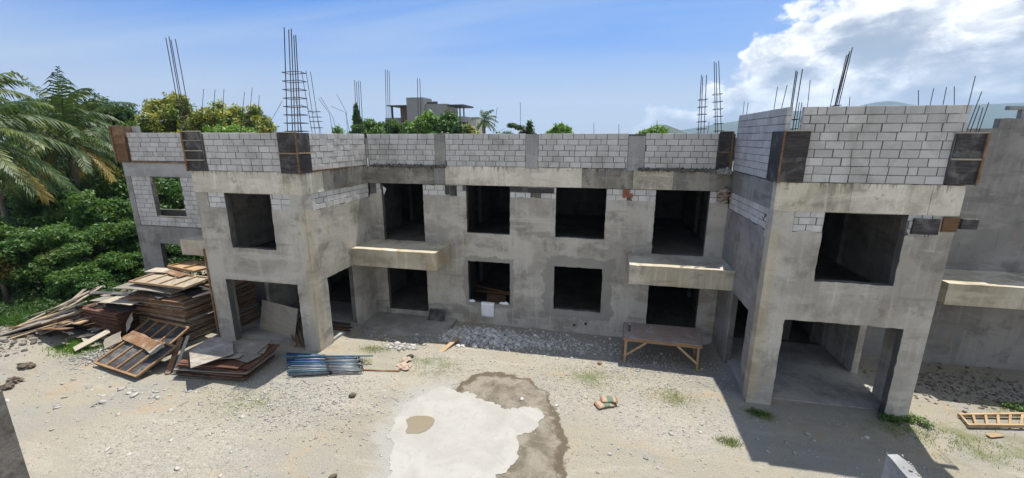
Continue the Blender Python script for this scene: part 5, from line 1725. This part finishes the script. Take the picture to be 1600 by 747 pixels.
# ---- thicket left of the building: (u, v top, Y, width px, material, label, size, n)
TR = [
 (55, 350, -1.6, 140, 'leaf_rust', 'leafy tree with rusty flower heads at the left edge behind the timber heap', 0.085, 26000, 0.22, 1),
 (120, 415, -1.9, 80, 'leaf_mid', 'low green bush right behind the timber heap', 0.08, 9000, 0.02, 51),
 (180, 392, 0.2, 85, 'leaf_mid', 'round bush beside the outer left wing', 0.085, 12000, 0.1, 52),
 (-25, 345, -2.8, 120, 'leaf_mid', 'tree cut by the left picture edge', 0.09, 14000, 0.15, 53),
 (15, 335, 1.2, 130, 'leaf_mid', 'bright bushy tree left of the rusty one', 0.09, 22000, 0.15, 54),
 (150, 300, 1.6, 130, 'leaf_mid', 'dense green tree below the palm crown', 0.095, 28000, 0.14, 2),
 (92, 282, 3.6, 130, 'leaf_mid', 'tall bright-topped tree right under the yellow palm fronds', 0.10, 28000, 0.14, 3),
 (200, 330, 2.6, 80, 'leaf_dark', 'dark tree touching the left end of the building', 0.09, 14000, 0.1, 4),
 (20, 278, 5.0, 150, 'leaf_dark', 'dark leafy tree at the left picture edge', 0.12, 22000, 0.12, 5),
 (262, 252, 7.0, 260, 'leaf_mid', 'leafy tree seen through the window of the left wing', 0.13, 26000, 0.05, 6),
 (285, 365, 4.5, 150, 'leaf_dark', 'bush seen through the ground opening of the left wing', 0.10, 12000, 0.03, 7),
 (150, 142, 17.0, 190, 'leaf_dark', 'big dark mango tree behind the palms', 0.18, 34000, 0.15, 8),
 (50, 148, 14.0, 190, 'leaf_mid', 'green tree behind the leftmost palm', 0.17, 32000, 0.15, 9),
 (188, 182, 11.0, 130, 'leaf_dark', 'dark tree rising just left of the far left column form', 0.15, 20000, 0.12, 10),
 (105, 215, 9.0, 230, 'leaf_dark', 'dark tree filling the gap behind the yellow palm fronds', 0.15, 26000, 0.1, 55),
 (0, 215, 10.0, 170, 'leaf_dark', 'dark tree behind the palm at the left edge', 0.15, 16000, 0.1, 56),
 (262, 139, 15.0, 110, 'leaf_flower', 'mango tree covered in yellow blossom, left half of the clump', 0.15, 22000, 0.35, 11),
 (312, 160, 14.0, 130, 'leaf_flower', 'low wide mango crown in yellow blossom in the middle of the clump', 0.14, 20000, 0.35, 12),
 (347, 151, 18.0, 62, 'leaf_flower', 'round mango crown behind the blossoming clump', 0.15, 9000, 0.4, 13),
 (388, 152, 16.0, 62, 'leaf_flower', 'small mango crown at the right end of the blossoming clump', 0.14, 11000, 0.4, 14),
 (355, 183, 13.0, 130, 'leaf_bright', 'low light green bush right behind the left bay parapet', 0.13, 12000, 0.4, 15),
 (225, 168, 13.0, 80, 'leaf_flower', 'yellowish crown behind the outer left wing', 0.14, 12000, 0.35, 16),
 # behind the centre
 (578, 181, 30.0, 90, 'leaf_mid', 'leafy tree behind the parapet left of the grey house', 0.20, 15000, 0.4, 20),
 (556, 163, 34.0, 20, 'leaf_mid', 'slim young tree sticking up left of the grey house', 0.18, 3800, 0.5, 21),
 (612, 182, 32.0, 90, 'leaf_mid', 'low tree in front of the left terrace of the grey house', 0.20, 13000, 0.4, 22),
 (662, 165, 34.0, 60, 'leaf_bright', 'light green tree before the stair tower of the grey house', 0.20, 13000, 0.4, 23),
 (694, 172, 33.0, 62, 'leaf_mid', 'darker tree right of the stair tower', 0.20, 13000, 0.4, 24),
 (716, 190, 31.0, 50, 'leaf_dark', 'low dark tree under the right terrace', 0.2, 4500, 0.4, 25),
 (734, 195, 30.0, 44, 'leaf_flower', 'small yellow-flowered tree between house and distant palm', 0.2, 3500, 0.4, 26),
 (527, 196, 36.0, 34, 'leaf_bright', 'small light green tree top just above the parapet', 0.2, 2500, 0.4, 27),
 (826, 186, 30.0, 34, 'leaf_dark', 'dark feathery tree top above the centre of the parapet', 0.16, 3000, 0.5, 28),
 (875, 193, 30.0, 50, 'leaf_bright', 'yellow-green tree top right of the centre of the parapet', 0.2, 6500, 0.5, 29),
 (788, 204, 50.0, 50, 'leaf_dark', 'low dark tree line right of the distant palm', 0.25, 2500, 0.4, 30),
 (1020, 198, 45.0, 70, 'leaf_bright', 'bright green tree tops before the distant hill', 0.25, 7000, 0.5, 31),
 (442, 203, 45.0, 40, 'leaf_mid', 'far green treetop behind the tallest rebar cage', 0.25, 2000, 0.4, 32),
]
for (u, vt, Y, wp, mt, lb, sz, n_, lw, sd_) in TR:
    x_, y_, h_, w_ = tree_px(u, vt, Y, wp)
    bush = lw < 0.2
    bush = lw < 0.12 and Y < 8
    tree('bush' if bush else 'tree', x_, y_, h_, w_, lb, mt, sd_, n_, sz, low=lw, cat='bush' if bush else 'tree', nclump=(60 if wp > 140 else (44 if wp > 85 else 14)) if Y > 8 else 34, Yfar=Y > 8, dep=min(w_, 6.5))
# undergrowth between and behind the trees
rq = np.random.RandomState(91)
Cx = np.concatenate([rq.uniform(-34, -19.6, 150), rq.uniform(-32, -11, 170), rq.uniform(-24, -19.8, 40)])
Cy = np.concatenate([rq.uniform(-3.6, 1.0, 150), rq.uniform(1.0, 12, 170), rq.uniform(-4.6, -3.4, 40)])
Rz = rq.uniform(0.2, 0.6, 360); Rz[320:] *= 0.6
V_, F_ = leafmesh(np.stack([Cx, Cy, Rz*0.5], 1), np.stack([Rz*1.2, Rz*1.2, Rz], 1), 52000, 0.085, 92)
tag(np_mesh('undergrowth', V_, F_, M['leaf_dark']), 'tangled dark green undergrowth left of and behind the building', 'undergrowth', kind='stuff')
# horizontal twig of the dark tree over the parapet
tag(MB().tube([at(796, 194, Y=29), at(812, 200, Y=29.5), at(824, 204, Y=30)], 0.10, 6).build('bare_branch', M['bark']), 'thick leafy branch reaching left above the centre parapet', 'branch')
V_, F_ = leafmesh(np.array([tuple(at(800, 196, Y=29)), tuple(at(810, 199, Y=29.3))]), np.array([[0.5, 0.4, 0.25]]*2), 700, 0.13, 77)
o = np_mesh('branch_leaves', V_, F_, M['leaf_dark'])
tag(o, 'dark leaves on the branch reaching left above the centre parapet', 'branch')

# ------------------------------------------------------------------ palms
def palm(x, y, h, label, seed, fl=3.4, nf=22, wind=(0.5, 0.1), dry=3, lean=(0, 0), tr=0.16, down=1.12, nl=38):
    r = random.Random(seed)
    t = empty('coconut_palm', (x, y, 0), 0, label=label, cat='palm tree', group='coconut palms')
    top = Vector((lean[0], lean[1], h))
    MB().tube([(0, 0, -0.2), (lean[0]*0.2, lean[1]*0.2, h*0.35), (lean[0]*0.6, lean[1]*0.6, h*0.7), tuple(top)], tr, 9, r2=tr*0.6).build('trunk', M['palm_bark'], t, smooth=True)
    for k in range(nf):
        a = 2.399*k+r.uniform(-0.2, 0.2)
        e = math.sin(k/(nf-1)*math.pi*0.5)
        el0 = R(80)-e*R(95)*down+r.uniform(-0.1, 0.1)      # start elevation from upright to drooping
        L_ = fl*r.uniform(0.75, 1.12)
        d = Vector((math.cos(a)*math.cos(el0), math.sin(a)*math.cos(el0), math.sin(el0)))
        pts = [top.copy()]
        ns_ = 12
        for i in range(ns_):
            d = (d+Vector((wind[0]*0.11, wind[1]*0.11, -0.135))*(0.5+i/ns_)).normalized()
            pts.append(pts[-1]+d*(L_/ns_))
        isdry = k >= nf-dry
        mb = MB().tube(pts, 0.035, 5, r2=0.008)
        V_, F_ = [], []
        for i in range(nl):
            f = 0.14+0.86*i/nl
            fi = f*ns_
            j = min(int(fi), ns_-1)
            p = pts[j].lerp(pts[j+1], fi-j)
            tg = (pts[j+1]-pts[j]).normalized()
            side = tg.cross(Vector((0, 0, 1)))
            side = side.normalized() if side.length > 0.05 else Vector((1, 0, 0))
            upv = side.cross(tg)
            ll = fl*0.27*math.sin(math.pi*(0.12+0.83*f))**0.6*r.uniform(0.6, 1.15)
            for sgn in (-1, 1):
                dd = (side*sgn*0.70+tg*0.60+upv*0.10+Vector((wind[0]*0.45, wind[1]*0.45, -0.45+r.uniform(-0.2, 0.2)))).normalized()
                q1 = p+dd*ll*0.5
                d2 = (dd+Vector((wind[0]*0.4, 0, -1.1))).normalized()
                q2 = q1+d2*ll*0.5
                wv_ = tg*0.042
                b = len(V_)
                V_ += [p-wv_*0.7, p+wv_*0.7, q1-wv_, q1+wv_, q2]
                F_ += [(b, b+1, b+3), (b, b+3, b+2), (b+2, b+3, b+4)]
        me = bpy.data.meshes.new('frond')
        nb_ = len(mb.v)
        me.from_pydata(mb.v+[tuple(v) for v in V_], [], mb.f+[tuple(nb_+i for i in f) for f in F_])
        link('frond', me, M['palm_dry'] if isdry else M['palm_leaf'], t)
    return t


p = at(106, 222, Y=4.2)
palm(p.x, 4.2, p.z, 'coconut palm with two yellow hanging fronds, right one of the near pair', 1, fl=4.4, nf=26, wind=(0.3, -0.15), dry=5)
p = at(-58, 215, Y=-1.0)
palm(p.x, -1.0, p.z, 'coconut palm whose crown is cut by the left picture edge', 2, fl=5.2, nf=30, wind=(0.5, 0.0), dry=1)
p = at(103, 186, Y=6.5)
palm(p.x, 6.5, p.z, 'windswept coconut palm rising highest at the left', 3, fl=3.9, nf=24, wind=(1.0, 0.1), dry=0)
p = at(-45, 150, Y=1.5)
palm(p.x, 1.5, p.z, 'upper palm crown poking in at the top left picture edge', 5, fl=3.4, nf=20, wind=(0.5, 0.0), dry=0)
p = at(757, 188, Y=40)
palm(p.x, 40, p.z, 'small distant palm right of the grey house', 4, fl=2.3, nf=18, wind=(0.3, 0), dry=0, nl=22, tr=0.2)

# ------------------------------------------------------------------ far grey house
H = empty('far_house', (0, 0, 0), label='flat-roofed grey house with stair tower and two roofed terraces far behind the parapet', cat='house')
HY = 58.0
def hb(name, u0, u1, v0, v1, mat, y0=0.0, dy=6.0, par=None, zlow=None):
    a, b = at(u0, v1, Y=HY+y0), at(u1, v0, Y=HY+y0)
    z0_ = a.z if zlow is None else zlow
    return MB().box(a.x, b.x, HY+y0, HY+y0+dy, z0_, b.z).build(name, M[mat], par or H)
hb('stair_tower', 638, 661, 152, 215, 'house', 0, 4, zlow=0)
hb('wall', 662, 698, 162, 215, 'house', 0.6, 6, zlow=0)
hb('brown_wall', 628, 637.5, 165, 215, 'house_brown', 1.2, 5, zlow=0)
hb('terrace_roof', 604, 637, 164, 166, 'house_dark', 0.3, 6)
hb('terrace_roof', 699, 724, 163, 166, 'house_dark', 0.3, 6)
hb('terrace_base', 699, 727, 182, 193, 'house', 0.4, 6)
hb('terrace_base', 604, 627, 184, 215, 'house', 2.4, 6, zlow=0)
hb('terrace_slab', 699, 728, 191, 194, 'house_dark', 0.2, 6)
hb('side_wall', 728, 744, 183, 215, 'house_pale', 1.5, 5, zlow=0)
hb('wall', 699, 727, 194.5, 215, 'house_pale', 1.5, 5, zlow=0)
for u in (612, 718, 724): hb('post', u, u+0.8, 166, 190, 'house_dark', 0.5, 0.3)
for u in (702, 706, 710, 714): hb('railing_post', u, u+0.5, 173, 183, 'house_dark', 0.5, 0.1)
for u in (665, 674):
    a = at(u, 162, Y=HY+2)
    MB().tube([(a.x, HY+2, a.z), (a.x+1.1, HY+2, a.z)], 0.42, 10).build('water_tank', M['house_dark'], H)

# ------------------------------------------------------------------ hills
def ridge(name, pts, Y, depth, mat, label, seed, amp):
    xs_ = [p[0] for p in pts]; zs2 = [p[1] for p in pts]
    X_ = np.linspace(xs_[0], xs_[-1], 160)
    Zt = np.interp(X_, xs_, zs2)
    V_ = []
    K = 14
    for j in range(K+1):
        f = j/K
        prof = math.sin(f*math.pi/2)**0.9 if f <= 1 else 0
        nn = fbm(X_/depth*3, np.full_like(X_, f*3), 2.0, seed, 5)-0.5
        z_ = Zt*prof*(1+amp*nn)
        V_.append(np.stack([X_, np.full_like(X_, Y+depth*f), z_-4*(1-f)], 1))
    for j in range(1, K//2):
        V_.append(np.stack([X_, np.full_like(X_, Y+depth*(1+j/K*2)), Zt*math.cos(j/(K/2)*math.pi/2)], 1))
    n_ = len(V_)
    V_ = np.concatenate(V_)
    i_ = np.arange(n_*160).reshape(n_, 160)
    F_ = np.stack([i_[:-1, :-1].ravel(), i_[:-1, 1:].ravel(), i_[1:, 1:].ravel(), i_[1:, :-1].ravel()], 1)
    o = np_mesh(name, V_, F_, mat, smooth=True)
    return tag(o, label, kind='structure')


m_, nt_, b_, pos_, g_ = newmat('forested_hillside')
c_ = mixc(nt_, mapr(nt_, noise_n(nt_, pos_, 0.012, 6, 0.65), 0.4, 0.62), (0.03, 0.052, 0.03), (0.055, 0.068, 0.042))
nt_.links.new(c_, b_.inputs['Base Color']); b_.inputs['Roughness'].default_value = 1.0
M['hill'] = m_
YH = 2300.0
hp = [at(u, v, Y=YH+600) for u, v in ((962, 214), (1000, 209), (1060, 204), (1100, 198), (1140, 191), (1165, 186), (1200, 180), (1230, 174), (1260, 173), (1320, 169), (1375, 160), (1405, 163), (1430, 169), (1480, 168), (1540, 162), (1600, 160), (1800, 155), (2300, 170))]
ridge('hills', [(p.x, max(p.z, 2)) for p in hp], YH, 600, M['hill'], 'long blue forested ridge on the right horizon', 3, 0.12)
hp = [at(u, v, Y=1100) for u, v in ((985, 213), (1005, 203), (1025, 196), (1040, 195), (1055, 201), (1080, 212))]
ridge('hill', [(p.x, max(p.z, 1)) for p in hp], 950, 150, M['hill'], 'small rounded green hill right of the centre horizon', 4, 0.1)

# ------------------------------------------------------------------ photographer's building: column at left, broken wall at right
a, b = at(0, 604, Y=-14.6), at(50, 747, Y=-14.6)
slabcol = MB()
xr_ = (a.x+b.x)/2
slabcol.box(xr_-0.45, xr_, -15.0, -14.6, 0, 6.02, jit=0.006)
o = slabcol.build('near_column', M['near'])
tag(o, 'rough grey concrete column close to the camera at the bottom left edge', 'column')
q = at(4, 592, Y=-14.6)
tag(crumple((xr_-0.10, -14.70, 6.06), 0.10, 'dark rusty lump on top of the near column at the left edge', 81, 'rock', 'lump', (1, 1, 0.9)))
# broken wing wall
bw = bmesh.new()
ztop = 3.9
p0 = at(1386, 710, Z=ztop)
x0 = p0.x; y0 = p0.y
N_ = 24
ring = []
for i in range(N_+1):
    y_ = y0-2.6*i/N_
    w_ = 0.20
    zt_ = ztop+mnoise.noise(Vector((i*0.6, 0, 3)))*0.02
    sec = [bw.verts.new((x0, y_, -0.1)), bw.verts.new((x0, y_, zt_-0.0)), bw.verts.new((x0+w_*0.5, y_, zt_+0.02+mnoise.noise(Vector((i*0.9, 4, 3)))*0.03)), bw.verts.new((x0+w_+mnoise.noise(Vector((i*0.7, 8, 3)))*0.02, y_, zt_-0.05+mnoise.noise(Vector((i*0.8, 1, 3)))*0.03)), bw.verts.new((x0+w_, y_, -0.1))]
    ring.append(sec)
for i in range(N_):
    for j in range(4):
        bw.faces.new((ring[i][j], ring[i][j+1], ring[i+1][j+1], ring[i+1][j]))
bw.faces.new(ring[0]); bw.faces.new(ring[-1][::-1])
bmesh.ops.recalc_face_normals(bw, faces=bw.faces[:])
me = bpy.data.meshes.new('broken_wall')
bw.to_mesh(me); bw.free()
bwo = link('broken_wall', me, M['column'])
nr = 110
P_ = np.stack([x0+0.03+0.15*rs.rand(nr), y0-2.6*rs.rand(nr), ztop+rs.normal(0, 0.012, nr)], 1)
tag(rocks('broken_top', P_, rs.uniform(0.006, 0.016, nr), M['stones'], bwo, 0.8, 14, True), kind='stuff')
tag(bwo, 'pale concrete wall end with a broken top at the bottom right edge', 'wall')

# weeds at the foot of the right bay columns
def weed(u, v, label, w=0.5, h=0.35, seed=0, n=900, mat='leaf_mid'):
    q = at(u, v, Z=0)
    t = empty('weed', (q.x, q.y, G(q.x, q.y)), 0, label=label, cat='weed')
    r = random.Random(seed)
    C = np.array([(r.uniform(-w, w)*0.5, r.uniform(-w, w)*0.3, h*r.uniform(0.25, 0.6)) for _ in range(9)])
    V_, F_ = leafmesh(C, np.full((9, 3), 0.12)*np.array([1.3, 1, h/0.35]), n, 0.035, seed, up=0.8)
    np_mesh('leaves', V_, F_, M[mat], t)
    st = MB()
    for c in C: st.tube([(c[0]*0.3, c[1]*0.3, -0.02), tuple(c)], 0.006, 4)
    st.build('stem', M['leaf_mid'], t)


weed(1428, 660, 'green weed in the sun at the right foot of the right bay', 0.5, 0.28, 1, 500)
weed(1395, 658, 'weed in the shade before the right column of the right bay', 0.5, 0.24, 2, 420)
weed(1188, 648, 'small weed at the foot of the left column of the right bay', 0.4, 0.12, 3, 180)
weed(1475, 468, 'never', 0.1, 0.1, 4, 1) if False else None
weed(1590, 637, 'green weed at the right edge beside the ladder', 0.5, 0.2, 5, 500)

# ------------------------------------------------------------------ air
hm = bpy.data.materials.new('humid_air')
hm.use_nodes = True
hn = hm.node_tree
hn.nodes.clear()
pv = hn.nodes.new('ShaderNodeVolumePrincipled')
pv.inputs['Color'].default_value = (0.50, 0.72, 1.0, 1)
pv.inputs['Density'].default_value = 0.00017
pv.inputs['Anisotropy'].default_value = 0.2
ho = hn.nodes.new('ShaderNodeOutputMaterial')
hn.links.new(pv.outputs[0], ho.inputs['Volume'])
hz_ = MB().box(-3600, 3600, -2600, 3900, -6, 240).build('haze', hm)
tag(hz_, 'thin humid air over the whole place', 'haze', kind='stuff')
